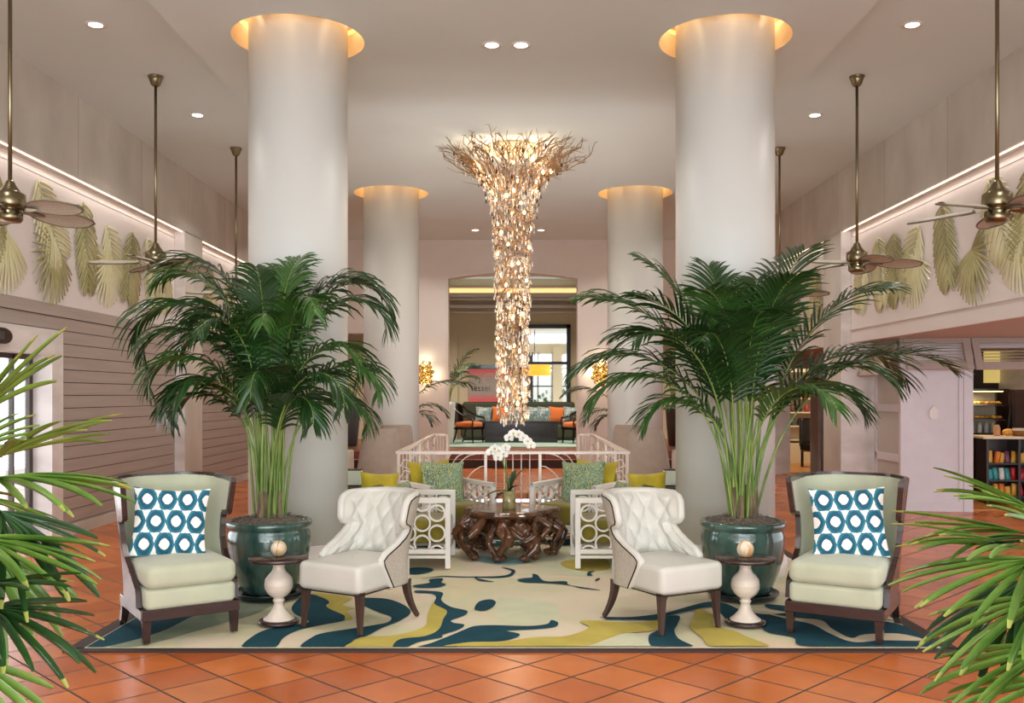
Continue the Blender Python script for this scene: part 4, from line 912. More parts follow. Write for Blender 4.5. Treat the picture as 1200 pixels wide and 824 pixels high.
# ================================================================== CEILING FANS
def fan(loc, phase, label, ang=None):
    t = thing('ceiling_fan', label, 'ceiling fan', loc, R(phase), 'brass ceiling fans with leaf blades')      # origin at the ceiling
    d = loc[2]-2.81
    MB().m(brass).lathe([(.001, -.105), (.03, -.10), (.045, -.085), (.06, -.04), (.068, -.018), (.074, -.014), (.074, 0)], 28).build('canopy', t)
    MB().m(brass).tube([(0, 0, -.09), (0, 0, -d+.13)], .014, 12).build('downrod', t)
    MB().m(brass).lathe([(.016, .20), (.03, .185), (.04, .16), (.062, .13), (.07, .115), (.10, .10), (.102, .02), (.096, .01), (.06, 0), (.06, -.012), (.082, -.02), (.084, -.075), (.07, -.095), (.03, -.10), (.001, -.102)], 36, (0, 0, -d)).build('motor', t)
    for k in range(5):
        a = 2*pi*k/5; mx = Matrix.Rotation(a, 4, 'Z')@Matrix.Translation((.085, 0, -d-.005))@Matrix.Rotation(R(-13), 4, 'X')@Matrix.Rotation(R(3), 4, 'Y')
        m = MB(); n = 14; rows_t, rows_b, edge = [], [], []
        for j in range(n+1):
            s_ = j/n; x = .07+.45*s_; wv = .128*(sin(pi*(.06+.90*s_))**.62)*(.82+.25*s_)
            r = []
            for i in range(13): u = -1+2*i/12; r.append((x, wv*u, .012*(1-u*u)+(.0025 if i % 2 else 0)))
            rows_t.append([mx@Vector((p[0], p[1], p[2]+.004)) for p in r]); rows_b.append([mx@Vector((p[0], p[1], p[2]-.004)) for p in r]); edge.append((x, wv))
        m.m(blade_m).grid(rows_t, False).grid([list(reversed(r)) for r in rows_b], False)
        rim = [mx@Vector((x, y, 0)) for x, y in edge]+[mx@Vector((x, -y, 0)) for x, y in reversed(edge)]
        m.m(bladerim).tube(rim, .007, 6, closed=True); b = m.build('blade', t)
        MB().m(brass).prism([(0, -.018), (.09, -.03), (.16, -.012), (.16, .012), (.09, .03), (0, .018)], -.012, -.006, mx).build('blade_arm', b)
for i, y in enumerate((6.65, 9.36, 12.08, 14.8)):
    wh = ['nearest', 'second', 'third', 'farthest'][i]
    fan((-3.53, y, ZC), -90+3*i, 'brass ceiling fan with woven leaf blades on the left side, %s from the viewer' % wh)
    fan((3.40, y, ZC), -78-4*i, 'brass ceiling fan with woven leaf blades on the right side, %s from the viewer' % wh)

# ================================================================== DOWNLIGHTS
def down(x, y, z, label, power=30, real=True):
    t = thing('downlight', label, 'light', (x, y, z), 0, 'recessed ceiling downlights')
    MB().m(trimw).lathe([(.055, -.002), (.085, -.006), (.09, 0)], 28).build('trim_ring', t)
    MB().m(downl).lathe([(.001, -.003), (.056, -.003)], 24).build('lens', t)
    lamp('downlight_beam', 'SPOT', (0, 0, -.02), power, (1, .95, .90), .06, (0, 0, 0), 125, .9, parent=t)
for s, sn in ((-1, 'left'), (1, 'right')):
    for y, wh in ((5.4, 'near'), (8.06, 'middle'), (10.66, 'rear'), (13.4, 'farthest'), (16.2, 'rearmost')):
        down(s*3.55 if s < 0 else 3.40, y, ZC, '%s round downlight between the %s ceiling fans' % (wh, sn), 80 if y < 12 else 120)
down(-.18, 8.12, ZS, 'left one of the pair of round downlights above the chandelier', 60); down(.07, 8.12, ZS, 'right one of the pair of round downlights above the chandelier', 60)
down(-.18, 4.3, ZS, 'left downlight of the pair nearest the viewer, above the tile floor', 70); down(.07, 4.3, ZS, 'right downlight of the pair nearest the viewer, above the tile floor', 70)
for x, wh in ((-.72, 'left'), (.54, 'middle'), (2.0, 'right'), (-2.0, 'leftmost')): down(x, 18.1, ZC, '%s small downlight in front of the far arched wall' % wh, 75)
for x, y in ((-2.2, 22.2), (0, 22.2), (2.2, 22.2), (-4.2, 22), (4.2, 22)): lamp('lounge_fill_spot', 'SPOT', (x, y, 4.5), 330, (1, .9, .78), .08, (0, 0, 0), 130, .9)  # unseen spots without fixtures, added to brighten the far lounge
lamp('lounge_ceiling_fill', 'AREA', (0, 24.72, 4.34), 2.5, (1, .93, .86), 3.5, (R(180), 0, 0), sy=.2); lamp('shop_light', 'AREA', (6.8, 13.6, 2.55), 60, (1, .82, .58), 1.6, (0, 0, 0)); lamp('bay_light', 'SPOT', (0, 12.6, ZS-.05), 60, (1, .9, .8), .1, (0, 0, 0), 150, .9)  # first lamp is added fill that lifts the dark lounge ceiling

# ================================================================== CHANDELIER
def chandelier():
    cx, cyy = 0.0, 11.5; t = thing('chandelier', 'tall funnel shaped chandelier of bronze twigs and crystal drops hanging in the centre', 'chandelier', (cx, cyy, 0))
    rnd = random.Random(77)
    prof = [(4.42, .86), (4.30, .66), (4.18, .48), (4.02, .36), (3.85, .29), (3.6, .25), (3.2, .225), (2.8, .205), (2.2, .20), (1.6, .195), (1.25, .18), (1.14, .12)]
    def rad(z):
        for (za, ra), (zb_, rb) in zip(prof, prof[1:]):
            if zb_ <= z <= za: return ra+(rb-ra)*(za-z)/(za-zb_)
        return prof[0][1] if z > prof[0][0] else .1
    MB().m(cove_m).lathe([(.001, ZS-.03), (.34, ZS-.03), (.36, ZS-.02), (.36, ZS)], 48).build('ceiling_plate', t)
    MB().m(bronze).tube([(0, 0, ZS-.02), (0, 0, 1.3)], .006, 6).build('hanging_cable', t)
    m = MB().m(bronze)
    # crown: branching twigs radiating outwards below the ceiling
    def twig_(p, d, ln, r, depth):
        pts = [p]; q = Vector(p); dd = Vector(d).normalized(); k = 4
        for j in range(k): dd = (dd+Vector((rnd.uniform(-.35, .35), rnd.uniform(-.35, .35), rnd.uniform(-.25, .3)))).normalized(); q = q+dd*(ln/k); q.z = min(q.z, ZS-.015); pts.append(q.copy())
        m.tube(pts, [r*(1-.5*j/k) for j in range(k+1)], 4, cap=False)
        if depth:
            for s_ in range(2): i = rnd.randint(1, k); twig_(pts[i], dd+Vector((rnd.uniform(-1, 1), rnd.uniform(-1, 1), rnd.uniform(-.3, .5))), ln*.55, r*.65, depth-1)
    for k in range(96):
        a = 2*pi*k/96+rnd.uniform(-.05, .05); z = rnd.uniform(3.95, 4.12); r = rad(z)*.9
        pts = [Vector((r*cos(a), r*sin(a), z))]; R1 = rnd.uniform(.45, .90)
        for j in range(1, 6): s_ = j/5; rr = r+(R1-r)*s_; aa = a+rnd.uniform(-.08, .08); pts.append(Vector((rr*cos(aa), rr*sin(aa), z+(4.36-z)*s_**.75+rnd.uniform(-.03, .05))))
        m.tube(pts, [.0085*(1-.4*j/5) for j in range(6)], 5, cap=False)
        for j in (2, 3, 4, 5): 
            if rnd.random() < .9: twig_(pts[j], Vector((cos(a), sin(a), .6))+Vector((rnd.uniform(-1.1, 1.1), rnd.uniform(-1.1, 1.1), 0)), rnd.uniform(.12, .24), .006, 1)
    # body: net of wandering twigs wrapping the funnel and tail
    for k in range(460):
        z = 4.05-(2.85)*rnd.random()**1.05; a = rnd.uniform(0, 2*pi); pts = []; da = rnd.uniform(-.35, .35); dz = rnd.uniform(-.07, .05); n = 7
        for j in range(n): r = rad(z)*rnd.uniform(.78, 1.04); pts.append((r*cos(a), r*sin(a), z)); a += da*rnd.uniform(.2, 1.3); z += dz*rnd.uniform(.3, 1.2); z = max(1.15, min(4.2, z)); 
        m.tube(pts, .0042, 4, cap=False)
    b = m.build('branches', t); b['kind'] = 'stuff'; b['label'] = 'tangle of bronze twigs'
    # bulbs
    bz = [(4.2, .5), (4.12, .48), (4.0, .36), (3.9, .32)]
    for k in range(50):
        z = 1.24+(k/33)*2.6 if k < 34 else rnd.uniform(3.85, 4.25); a = k*2.399+rnd.uniform(-.3, .3); r = rad(z)*rnd.uniform(.85, .98)
        MB().m(bulb_m).sph((0, 0, 0), .0165, 8, 6, (1, 1, 1.5)).build('bulb', t, loc=(r*cos(a), r*sin(a), z))
    for z in (1.5, 2.0, 2.5, 3.0, 3.5, 3.9): lamp('chandelier_glow', 'POINT', (0, 0, z), 5, (1, .80, .58), .12, parent=t)
    for k in range(4): lamp('chandelier_glow', 'POINT', (.42*cos(k*pi/2+.6), .42*sin(k*pi/2+.6), 4.25), 6, (1, .80, .58), .05, parent=t)
    def drop(mb, x, y, z, s_=1, dark=False):
        mb.m(bronze).tube([(x, y, z+.05*s_), (x, y, z+.012)], .0013, 3, cap=False)
        mb.m(smoke if dark else crystal).lathe([(.001, z-.045*s_), (.008*s_, z-.036*s_), (.0105*s_, z-.024*s_), (.007*s_, z-.005*s_), (.002, z+.014)], 6, (x, y, 0))
    st = MB()
    for k in range(1180):
        if k < 320: z = rnd.uniform(3.85, 4.36); r = rad(z)*rnd.uniform(.8, 1.08)
        else: z = rnd.uniform(1.16, 3.9); r = rad(z)*rnd.uniform(.80, 1.12)
        a = rnd.uniform(0, 2*pi); 
        if k % 12 == 0 and k < 1200:
            q = MB(); drop(q, 0, 0, 0, rnd.uniform(.9, 1.35), z > 2.8 and rnd.random() < .4); q.build('crystal_drop', t, loc=(r*cos(a), r*sin(a), z))
        else: drop(st, r*cos(a), r*sin(a), z, rnd.uniform(.7, 1.3), z > 3.2 and rnd.random() < .22)
    o = st.build('crystal_strands', t); o['kind'] = 'stuff'
chandelier()
# ================================================================== RAILING ROUND THE STAIR WELL
t = thing('stair_railing', 'champagne coloured metal railing with fan pattern around the stair opening', 'railing', (0, 10.12, 0))
Y0, Y1, XR, HT = 0, 4.6, 1.22, .885
m = MB().m(railm).box((0, 0, HT), (2*XR+.06, .05, .03)); m.box((0, 0, .08), (2*XR, .025, .025)); m.build('front_rail', t, .004, 1)
for s in (-1, 1): MB().m(railm).box((s*XR, 2.3, HT), (.05, 4.6, .03)).box((s*XR, 2.3, .08), (.025, 4.6, .025)).build('side_rail', t)
for s in (-1, 1):
    MB().m(railm).box((s*(XR-.09), 4.6, HT), (.20, .05, .03)).box((s*(XR-.20), 4.6, .44), (.03, .03, .88)).build('return_rail', t)
    for k in range(3): MB().m(railm).box((s*(XR-.05-.045*k), 4.6, .44), (.012, .012, .88)).build('baluster', t)
for x in (-XR, -.29, .29, XR): MB().m(railm).box((x, 0, .44), (.03, .03, .88)).build('post', t)
for x in (-.18, -.09, 0, .09, .18): MB().m(railm).tube([(x, 0, .08), (x, 0, .88)], .007, 6).tube([(x, 0, .60), (x, 0, .63)], .014 if x == 0 else .007, 8).build('baluster', t)
for s in (-1, 1):
    for y in (1.15, 2.3, 3.45, 4.6): MB().m(railm).box((s*XR, y, .44), (.03, .03, .88)).build('post', t)
    c0 = s*.755
    m = MB().m(railm)
    for sg in (-1, 1):
        for (ex, ez) in ((.10, .87), (.22, .87), (.36, .87), (.45, .74), (.45, .58), (.45, .42)):
            P = []
            for k in range(9): q = k/8; P.append((c0+sg*ex*(q**.72), 0, .09+(ez-.09)*(q**.62)*(1)-0*(q))) 
            P = [(c0+sg*ex*(1-cos(q*pi/2)), 0, .09+(ez-.09)*sin(q*pi/2)) for q in [k/10 for k in range(11)]] if ez > .8 else [(c0+sg*ex*(q), 0, .09+(ez-.09)*sin(q*pi/2)) for q in [k/10 for k in range(11)]]
            m.tube(P, .006, 5)
    m.build('fan_bars', t)
    for j in range(4):
        y0 = 1.15*j; m = MB().m(railm)
        for k in range(1, 7): z = .09+.125*k; m.tube([(s*XR, y0+.02, z), (s*XR, y0+.55, z+.06), (s*XR, y0+1.13, z)], .006, 5)
        m.tube([(s*XR, y0+.38, .08), (s*XR, y0+.38, .87)], .006, 5).tube([(s*XR, y0+.76, .08), (s*XR, y0+.76, .87)], .006, 5); m.build('fan_bars', t)
struct(MB().m(mat('sand_kerb', L(190, 150, 100), .5)).b2((-WX, WY1-.02, -.03), (WX, WY1+.1, .004)).build('trim_5'))

# ================================================================== TALL BACKED DINING CHAIRS
def parson(label, loc, rz):
    t = thing('dining_chair', label, 'chair', loc, rz, 'tall backed taupe dining chairs')
    # faces -y; curved tapered back
    rows = []; n = 14
    def prof(z): return (.26 if z < .5 else .26-.06*((z-.5)/.6)**2, .20+.16*max(0, (z-.4))/.7)
    zs = [.25, .4, .6, .8, 1.0, 1.07, 1.10]
    for z in zs:
        wv, yb = prof(z); k = 1 if z < 1.05 else (.97 if z < 1.09 else .88); rr = []
        for i in range(n+1): u = -1+2*i/n; rr.append((u*wv*k, yb+.04*(1-u*u)-.02, z))
        for i in range(n, -1, -1): u = -1+2*i/n; rr.append((u*wv*k, yb+.04*(1-u*u)-.10, z))
        rows.append(rr)
    m = MB().m(taupef).grid(rows, True, True); m.add(rows[-1], [tuple(range(len(rows[-1])))]); m.build('backrest', t)
    m = MB().m(taupel); rbox(m, (0, -.04, .42), (.50, .50, .14), .04, .015); m.build('seat', t)
    for sx, sy in ((-1, -1), (1, -1), (-1, 1), (1, 1)):
        k = MB().m(darkwood); taperleg(k, sx*.21, -.24 if sy < 0 else .2, 0, .36, .015, .022); k.build('leg', t)
parson('tall taupe dining chair standing left of the railing, the nearer one of that pair', (-1.70, 11.55, 0), R(-152))
parson('tall taupe dining chair standing left of the railing, the farther one of that pair', (-1.66, 12.95, 0), R(-160))
parson('tall taupe dining chair standing right of the railing, the nearer one of that pair', (1.72, 11.55, 0), R(152))
parson('tall taupe dining chair standing right of the railing, the farther one of that pair', (1.66, 12.95, 0), R(160))
for s, sn in ((-1, 'left'), (1, 'right')):
    t = thing('console_table', 'low dark wood table beside the %s large column' % sn, 'table', (s*2.0, 10.45, 0))
    MB().m(darkwood).box((0, 0, .49), (.75, .5, .03)).build('tabletop', t); MB().m(darkwood).box((0, 0, .42), (.70, .45, .1)).build('apron', t)
    for sx in (-1, 1):
        for sy in (-1, 1): MB().m(darkwood).box((sx*.33, sy*.2, .2), (.045, .045, .4)).build('leg', t)
    m = MB().m(mat('pale_green_box', L(196, 208, 190), .5)).box((0, 0, .09), (.16, .12, .16)).m(darkwood).box((0, 0, .175), (.17, .13, .012)).box((0, 0, .005), (.17, .13, .01))
    tag(m.build('keepsake_box', loc=(s*1.74, 10.40, .505), bevel=.003, seg=1), 'pale green box with dark edges on the %s console table' % sn, 'box')
    t = thing('bench_seat', 'cream upholstered bench behind the %s large column' % sn, 'bench', (s*2.75, 12.6, 0))
    m = MB().m(taupel); rbox(m, (0, 0, .36), (1.2, .5, .22), .04); m.build('seat', t); m = MB().m(taupel); rbox(m, (0, .22, .55), (1.2, .12, .45), .05); m.build('backrest', t)
    for sx in (-1, 1):
        for sy in (-1, 1): MB().m(darkwood).box((sx*.52, sy*.18, .13), (.05, .05, .26)).build('leg', t)

# ================================================================== SCONCES
for s, sn in ((-1, 'left'), (1, 'right')):
    t = thing('wall_sconce', 'gold wall sconce of clustered discs on the far wall, %s of the arch' % sn, 'wall light', (s*1.77, YE-.03, 1.93)); rnd = random.Random(5)
    MB().m(gold).prism([(.12*cos(a), .2*sin(a)) for a in [2*pi*k/20 for k in range(20)]], 0, .03, Matrix(((1, 0, 0, 0), (0, 0, -1, 0), (0, 1, 0, 0), (0, 0, 0, 1)))).build('backplate', t)
    for k in range(26):
        a = k*2.4; r = .17*sqrt((k+.5)/26); x, z = r*cos(a), 1.45*r*sin(a); m = MB().m(gold); d_ = rnd.uniform(-.10, -.05)
        m.sph((x, d_, z), .042, 10, 7, (1, .35, 1)); m.build('disc', t)
    MB().m(bulb_m).sph((0, -.13, .06), .014, 8, 6).sph((.05, -.12, -.07), .012, 8, 6).build('bulb', t)
    for z in (-.22, .22): lamp('sconce_glow', 'POINT', (0, -.10, z), 3.2, (1, .80, .55), .04, parent=t)
    for x in (-.18, .18): lamp('sconce_glow', 'POINT', (x, -.09, 0), 2.0, (1, .80, .55), .04, parent=t)

# ================================================================== FAR LOUNGE
ZU = .34
t = thing('sofa', 'long dark olive sofa against the back wall of the far room', 'sofa', (.15, 24.2, ZU))
m = MB().m(darkgreen); rbox(m, (0, 0, .24), (2.9, .85, .34), .05); m.build('seat', t)
m = MB().m(darkgreen); rbox(m, (0, .33, .62), (2.9, .22, .72), .06); m.build('backrest', t)
for s in (-1, 1): m = MB().m(darkgreen); rbox(m, (s*1.38, -.02, .42), (.18, .85, .6), .05); m.build('armrest', t)
MB().m(black).box((0, 0, .035), (2.8, .75, .07)).build('plinth', t)
pc = [(-.62, floral_m, 'blue and white floral'), (-.20, orange, 'plain orange'), (.17, floral_m, 'blue and white floral'), (.95, floral_m, 'blue and white floral'), (1.23, orange, 'plain orange'), (1.6, floral_m, 'blue and white floral'), (.66, floral_m, 'blue and white floral')]
names = ['first from the left', 'second from the left', 'third from the left', 'fifth from the left', 'sixth from the left', 'seventh from the left', 'fourth from the left']
for (x, mm_, c), nn_ in zip(pc, names):
    X = x-.27; pillow('sofa_pillow', '%s pillow on the far olive sofa, %s' % (c, nn_), (X*1.0+.15-.0, 23.98, ZU+.66), .42, .42, .14, mm_, R(5), R(-12), R(4), 'pillows on the far sofa')
t = thing('low_table', 'long glossy dark cabinet table in front of the far sofa', 'table', (.2, 23.0, ZU))
MB().m(black).box((0, 0, .25), (1.75, .5, .50)).build('body', t, .01, 2)
MB().m(mat('black_glass_top', L(60, 62, 56), .08)).box((0, 0, .515), (1.85, .55, .03)).build('tabletop', t)
struct(MB().m(mat('celadon_carpet', L(150, 172, 158), .95, var=.05)).b2((-1.6, 21.0, ZU), (1.8, 24.6, ZU+.015)).build('floor_carpet'))
def spoon(label, loc, rz):
    t = thing('spoonback_chair', label, 'chair', loc, rz, 'black armchairs with orange seats')
    m = MB().m(orange); rbox(m, (0, 0, .43), (.52, .52, .13), .05, .03); m.build('seat', t)
    MB().m(black).box((0, 0, .35), (.54, .54, .05)).build('seat_frame', t)
    m = MB().m(black)
    P = [(-.28, -.26, .60), (-.30, -.05, .64), (-.27, .18, .76), (-.18, .30, .88), (0, .35, .93), (.18, .30, .88), (.27, .18, .76), (.30, -.05, .64), (.28, -.26, .60)]
    m.tube(crom(P, 4, False), .026, 8); m.build('top_rail', t)
    m = MB().m(black); rows = []
    for j in range(6): z = .42+.48*j/5; rows.append([((-.20+.4*i/8), .27+.05*(1-(i/4-1)**2)+.03*j/5, z) for i in range(9)])
    m.grid(rows); m.grid([[(p[0], p[1]+.02, p[2]) for p in r] for r in rows]); m.build('backrest', t)
    for s in (-1, 1): MB().m(black).tube([(s*.26, -.24, .36), (s*.29, -.27, .5), (s*.28, -.25, .60)], .02, 6).build('arm_support', t)
    for sx in (-1, 1): k = MB().m(black); taperleg(k, sx*.24, -.23, 0, .35, .016, .026, (0, -.02)); k.build('leg', t); k = MB().m(black); taperleg(k, sx*.22, .22, 0, .35, .016, .026, (0, .1)); k.build('leg', t)
spoon('black armchair with an orange seat left of the dark table in the far room', (-1.05, 22.7, ZU+.016), R(62))
spoon('black armchair with an orange seat right of the dark table in the far room', (1.52, 22.5, ZU+.016), R(-62))
# rolled poster panel
t = thing('wall_banner', 'grey and pink printed banner with dark rods on the far wall', 'banner', (-.62, 24.97, 1.25))
MB().m(mat('banner_grey', L(172, 158, 148), .6)).box((0, 0, .52), (1.1, .01, .86)).build('print', t)
for z_ in (.88, .12): MB().m(mat('banner_pink', L(228, 108, 112), .6)).box((0, -.007, z_), (1.1, .004, .10)).build('pink_band', t)
for z_ in (.22, .77): MB().m(mat('banner_fade', L(205, 132, 130), .6)).box((0, -.0072, z_), (1.1, .003, .08)).build('faded_band', t)
MB().m(black).box((0, -.01, 1.0), (1.14, .03, .10)).build('top_rod', t); MB().m(black).box((0, -.01, .0), (1.14, .03, .11)).build('bottom_rod', t)
def text(s_, size, loc, matr, name, parent, ext=.002):
    c = bpy.data.curves.new(name, 'FONT'); c.body = s_; c.size = size; c.extrude = ext; c.align_x = 'LEFT'
    o = bpy.data.objects.new(name, c); COL.objects.link(o); o.data.materials.append(matr)
    dg = bpy.context.evaluated_depsgraph_get(); me = bpy.data.meshes.new_from_object(o.evaluated_get(dg)); bpy.data.objects.remove(o)
    q = bpy.data.objects.new(name, me); COL.objects.link(q); q.parent = parent; q.location = loc; q.rotation_euler = (pi/2, 0, 0); return q
text('essel', .23, (-.42, -.008, .36), black, 'lettering', t)
ring = MB().m(mat('banner_ring', L(196, 184, 174), .6))
for r_ in (.13, .17, .2): ring.tube([(.02+r_*cos(a), -.008, .66+.8*r_*sin(a)) for a in [2*pi*k/30 for k in range(30)]], .006, 4, closed=True)
ring.build('ring_print', t)
# interior window of the back wall
m = MB().m(blackframe)
m.b2((.16, 24.93, 1.20), (.24, 25.1, 3.36)); m.b2((1.42, 24.93, 1.20), (1.52, 25.1, 3.36)); m.b2((.16, 24.93, 3.26), (1.52, 25.1, 3.36)); m.b2((.16, 24.93, 1.20), (1.52, 25.1, 1.32)); m.b2((.16, 24.95, 2.31), (1.52, 25.05, 2.38))
wn = struct(m.build('window_2')); MB().m(glassm).b2((.24, 24.99, 1.3), (1.42, 25.0, 3.28)).build('pane', wn)
# the courtyard room behind that window
m = MB().m(creamroom).b2((-1.0, 29, 2.75), (3.2, 29.2, 3.1)).b2((-1, 29, 0), (3.2, 29.2, 1.15)).b2((1.22, 28.9, 0), (1.52, 29.1, 3.0)); m.m(ceil_m).b2((-1, 25.2, 3.35), (3.2, 29.2, 3.45)); struct(m.build('wall_patio'))
m = MB().m(blackframe)
for x in (.1, .42, .75, 1.18, 1.7, 2.1): m.b2((x, 29.0, 1.1), (x+.035, 29.05, 2.8))
m.b2((.45, 28.9, 1.1), (.62, 28.95, 2.8))
for z in (1.15, 1.75, 2.3, 2.42): m.b2((-.5, 29, z), (3, 29.05, z+.035))
struct(m.build('window_3'))
t = thing('drum_pendant', 'amber drum pendant lamp seen through the far window', 'lamp', (.62, 27.0, 2.06))
MB().m(mat('amber_shade', L(240, 160, 40), .6, emit=.9, ecol=L(255, 170, 40))).lathe([(.46, 0), (.46, .30)], 32).build('shade', t); MB().m(black).tube([(0, 0, .2), (0, 0, 1.3)], .012, 6).box((0, 0, .28), (.9, .02, .02)).build('rod', t)
m = MB().m(leafk2); random.seed(8)
for k in range(160): 
    x, y, z = random.uniform(-.3, 3), random.uniform(29.6, 30.6), random.uniform(.3, 1.55); a = random.uniform(0, 6.3); m.add([(x, y, z), (x+.12*cos(a), y, z+.05), (x+.1*cos(a), y+.02, z+.16), (x-.02, y, z+.12)], [(0, 1, 2, 3)])
o = m.build('garden_hedge'); tag(o, 'green garden hedge seen through the far window', 'hedge', kind='stuff')
struct(MB().m(mat('lawn', L(90, 110, 60), .9)).b2((-3, 29.2, .1), (6, 33, .3)).build('floor_garden')); struct(MB().m(whitepot).b2((-3, 33, -1), (6, 33.2, 2.3)).build('wall_garden'))

# ================================================================== LEAF MURALS (raised gilded palm leaves on the niche panels)
def relief(s, y, z, ang, Ln, nl, ll, dark, label, fan_=False, wd=.040):
    t_ = MB(); rnd = random.Random(int(y*100+z*37)); m = MB().m(reliefd if dark else reliefm)
    # local 2-D frame: u along the wall (towards the far end), v up
    a = R(ang); P = []; d = a
    n = 16; p = Vector((0, 0)); bend = rnd.uniform(-.35, .35)
    for k in range(n+1): P.append(p.copy()); dd = a+bend*k/n; p = p+Vector((cos(dd), sin(dd)))*(Ln/n)
    def place(q, h): return Vector((s*(W2-.004-h), y+q.x, z+q.y))
    m.tube([place(q, .012) for q in P], [.009*(1-.6*k/n) for k in range(n+1)], 5)
    for sg in (-1, 1):
        for k in range(nl):
            q = (k+.3)/nl; 
            x = q*n; i = min(n-1, int(x)); c = P[i].lerp(P[i+1], x-i); da = a+bend*q
            if fan_: c = P[0].lerp(P[-1], .12*q); aa = da+sg*R(100)*(1-q)*1.0; L_ = ll*1.45*(.75+.25*q)
            else: aa = da+sg*R(62-26*q); L_ = ll*sin(pi*(.16+.78*q))**.7
            dr = Vector((cos(aa), sin(aa))); rows = []
            for j in range(7):
                f = j/6; w_ = wd/2*sin(pi*min(.98, .14+.86*f))**.8; wv = Vector((-dr.y, dr.x)); hgt = .006+.022*sin(pi*f*.8)+.004*(k % 2)
                rows.append([place(c-wv*w_, hgt-.008), place(c, hgt+.006), place(c+wv*w_, hgt-.008)]); c = c+dr*(L_/6); dr = Vector((dr.x, dr.y-(.05 if not fan_ else .03)*1.0)).normalized()
            m.grid(rows)
    o = m.build('palm_leaf_relief'); tag(o, label, 'wall decoration', 'raised palm leaves on the murals'); return o
shape = [  # distance along, height, angle (deg), length, leaflets, leaflet length, dark, fan
    (.5, 3.5, 240, .75, 15, .34, 1, 0), (1.0, 3.55, -70, .80, 18, .30, 0, 0), (1.25, 2.95, 200, .55, 14, .42, 0, 1), (1.9, 3.5, -100, .85, 20, .28, 1, 0), (2.2, 3.0, 225, .50, 12, .42, 0, 1),
    (2.75, 3.52, -60, .80, 18, .30, 0, 0), (3.1, 2.98, -125, .5, 12, .40, 1, 1), (3.75, 3.5, -82, .90, 20, .26, 1, 0), (4.35, 3.35, -60, .55, 13, .30, 0, 0), (4.4, 3.05, -110, .45, 12, .38, 0, 1), (5.1, 3.40, -95, .80, 18, .30, 1, 0), (5.6, 3.42, -75, .85, 20, .28, 0, 0),
    (6.1, 3.30, -85, .7, 18, .26, 0, 0)]
ordn = ['first', 'second', 'third', 'fourth', 'fifth', 'sixth', 'seventh', 'eighth', 'ninth', 'tenth', 'eleventh', 'twelfth', 'thirteenth']
for s, sn in ((-1, 'left'), (1, 'right')):
    for k, (u, z, an, ln, nl, ll, dk, fn) in enumerate(shape):
        if s > 0: an = 180-an if k % 2 else an
        relief(s, 6.65+u, z+(.02 if fn else .12), an, ln*1.04, int(nl*.85), ll*(.98 if fn else 1.5), dk, '%s raised olive gold palm leaf on the near %s mural, counted from the viewer' % (ordn[k], sn), fn)
    for k, (u, z, an, ln, nl, ll, dk, fn) in enumerate(shape[3:9]):
        relief(s, 14.75-1.9+u, z, an, ln, 12, ll, dk, '%s raised olive gold palm leaf on the far %s mural, counted from the viewer' % (ordn[k], sn), fn)

# ================================================================== SHOP
t = thing('pastry_case', 'dark framed glass pastry case with lit shelves in the shop', 'display case', (6.62, 13.75, 0), R(-6))
MB().m(shopwood).b2((-.62, 0, 0), (.55, .55, .92)).build('cabinet', t, .006, 1)
m = MB().m(black)
for x in (-.62, -.04, .53): m.tube([(x, 0, .92), (x+.05, .02, 1.3), (x+.07, .12, 1.56), (x+.07, .5, 1.58)], .014, 4)
for z in (.92, 1.56): m.b2((-.62 if z < 1 else -.55, .02 if z < 1 else .1, z), (.55, .06 if z < 1 else .14, z+.02))
m.b2((-.55, .1, 1.56), (.6, .55, 1.59)); m.build('frame', t)
for z in (1.13, 1.34): MB().m(black).b2((-.6, .08, z), (.55, .5, z+.014)).build('shelf', t)
MB().m(mat('case_back', L(190, 178, 150), .4)).b2((-.6, .5, .92), (.55, .54, 1.56)).build('back_panel', t)
MB().m(mat('case_led', L(255, 226, 160), .5, emit=3, ecol=L(255, 216, 140))).b2((-.58, .14, 1.545), (.53, .17, 1.558)).build('light_tube', t)
MB().m(glassm).add([(-.6, .0, .93), (.53, .0, .93), (.6, .1, 1.56), (-.55, .1, 1.56)], [(0, 1, 2, 3)]).build('glass', t)
lamp('case_light', 'AREA', (0, .25, 1.5), 5, (1, .85, .55), .3, parent=t)
crust = mat('golden_crust', L(206, 150, 62), .6, var=.25, vscale=30); rnd = random.Random(12); T_ = t.matrix_basis
Tc = Matrix.Translation((6.62, 13.75, 0))@Matrix.Rotation(R(-6), 4, 'Z')
for r, z in ((0, 1.354), (1, 1.144)):
    for k in range(13):
        for d_ in range(2):
            m = MB().m(crust).tube([(-.045, 0, 0), (-.02, .012, .012), (.02, .012, .012), (.045, 0, 0)], [.006, .021, .021, .006], 8); p = Tc@Vector((-.5+.082*k, .17+.14*d_+rnd.uniform(-.02, .02), z+.021))
            o = m.build('croissant', loc=p); o.rotation_euler = (0, 0, rnd.uniform(0, 3)); tag(o, 'small golden croissant on the %s shelf of the pastry case' % ['upper', 'lower'][r], 'pastry', 'croissants in the pastry case, %s shelf' % ['upper', 'lower'][r])
cols = [L(236, 236, 240), L(200, 214, 226), L(240, 226, 200), L(180, 190, 205)]
for k in range(11):
    m = MB().m(mat('bottle_%d' % (k % 4), cols[k % 4], .2)).lathe([(.026, 0), (.028, .01), (.028, .10), (.012, .13), (.012, .15), (.001, .15)], 14); o = m.build('bottle', loc=Tc@Vector((-.54+.095*k, .2, .942)))
    tag(o, '%s bottle in the bottom row of the pastry case' % ['clear white', 'pale blue', 'cream', 'grey blue'][k % 4], 'bottle', 'bottles in the pastry case, %s' % ['clear white', 'pale blue', 'cream', 'grey blue'][k % 4])
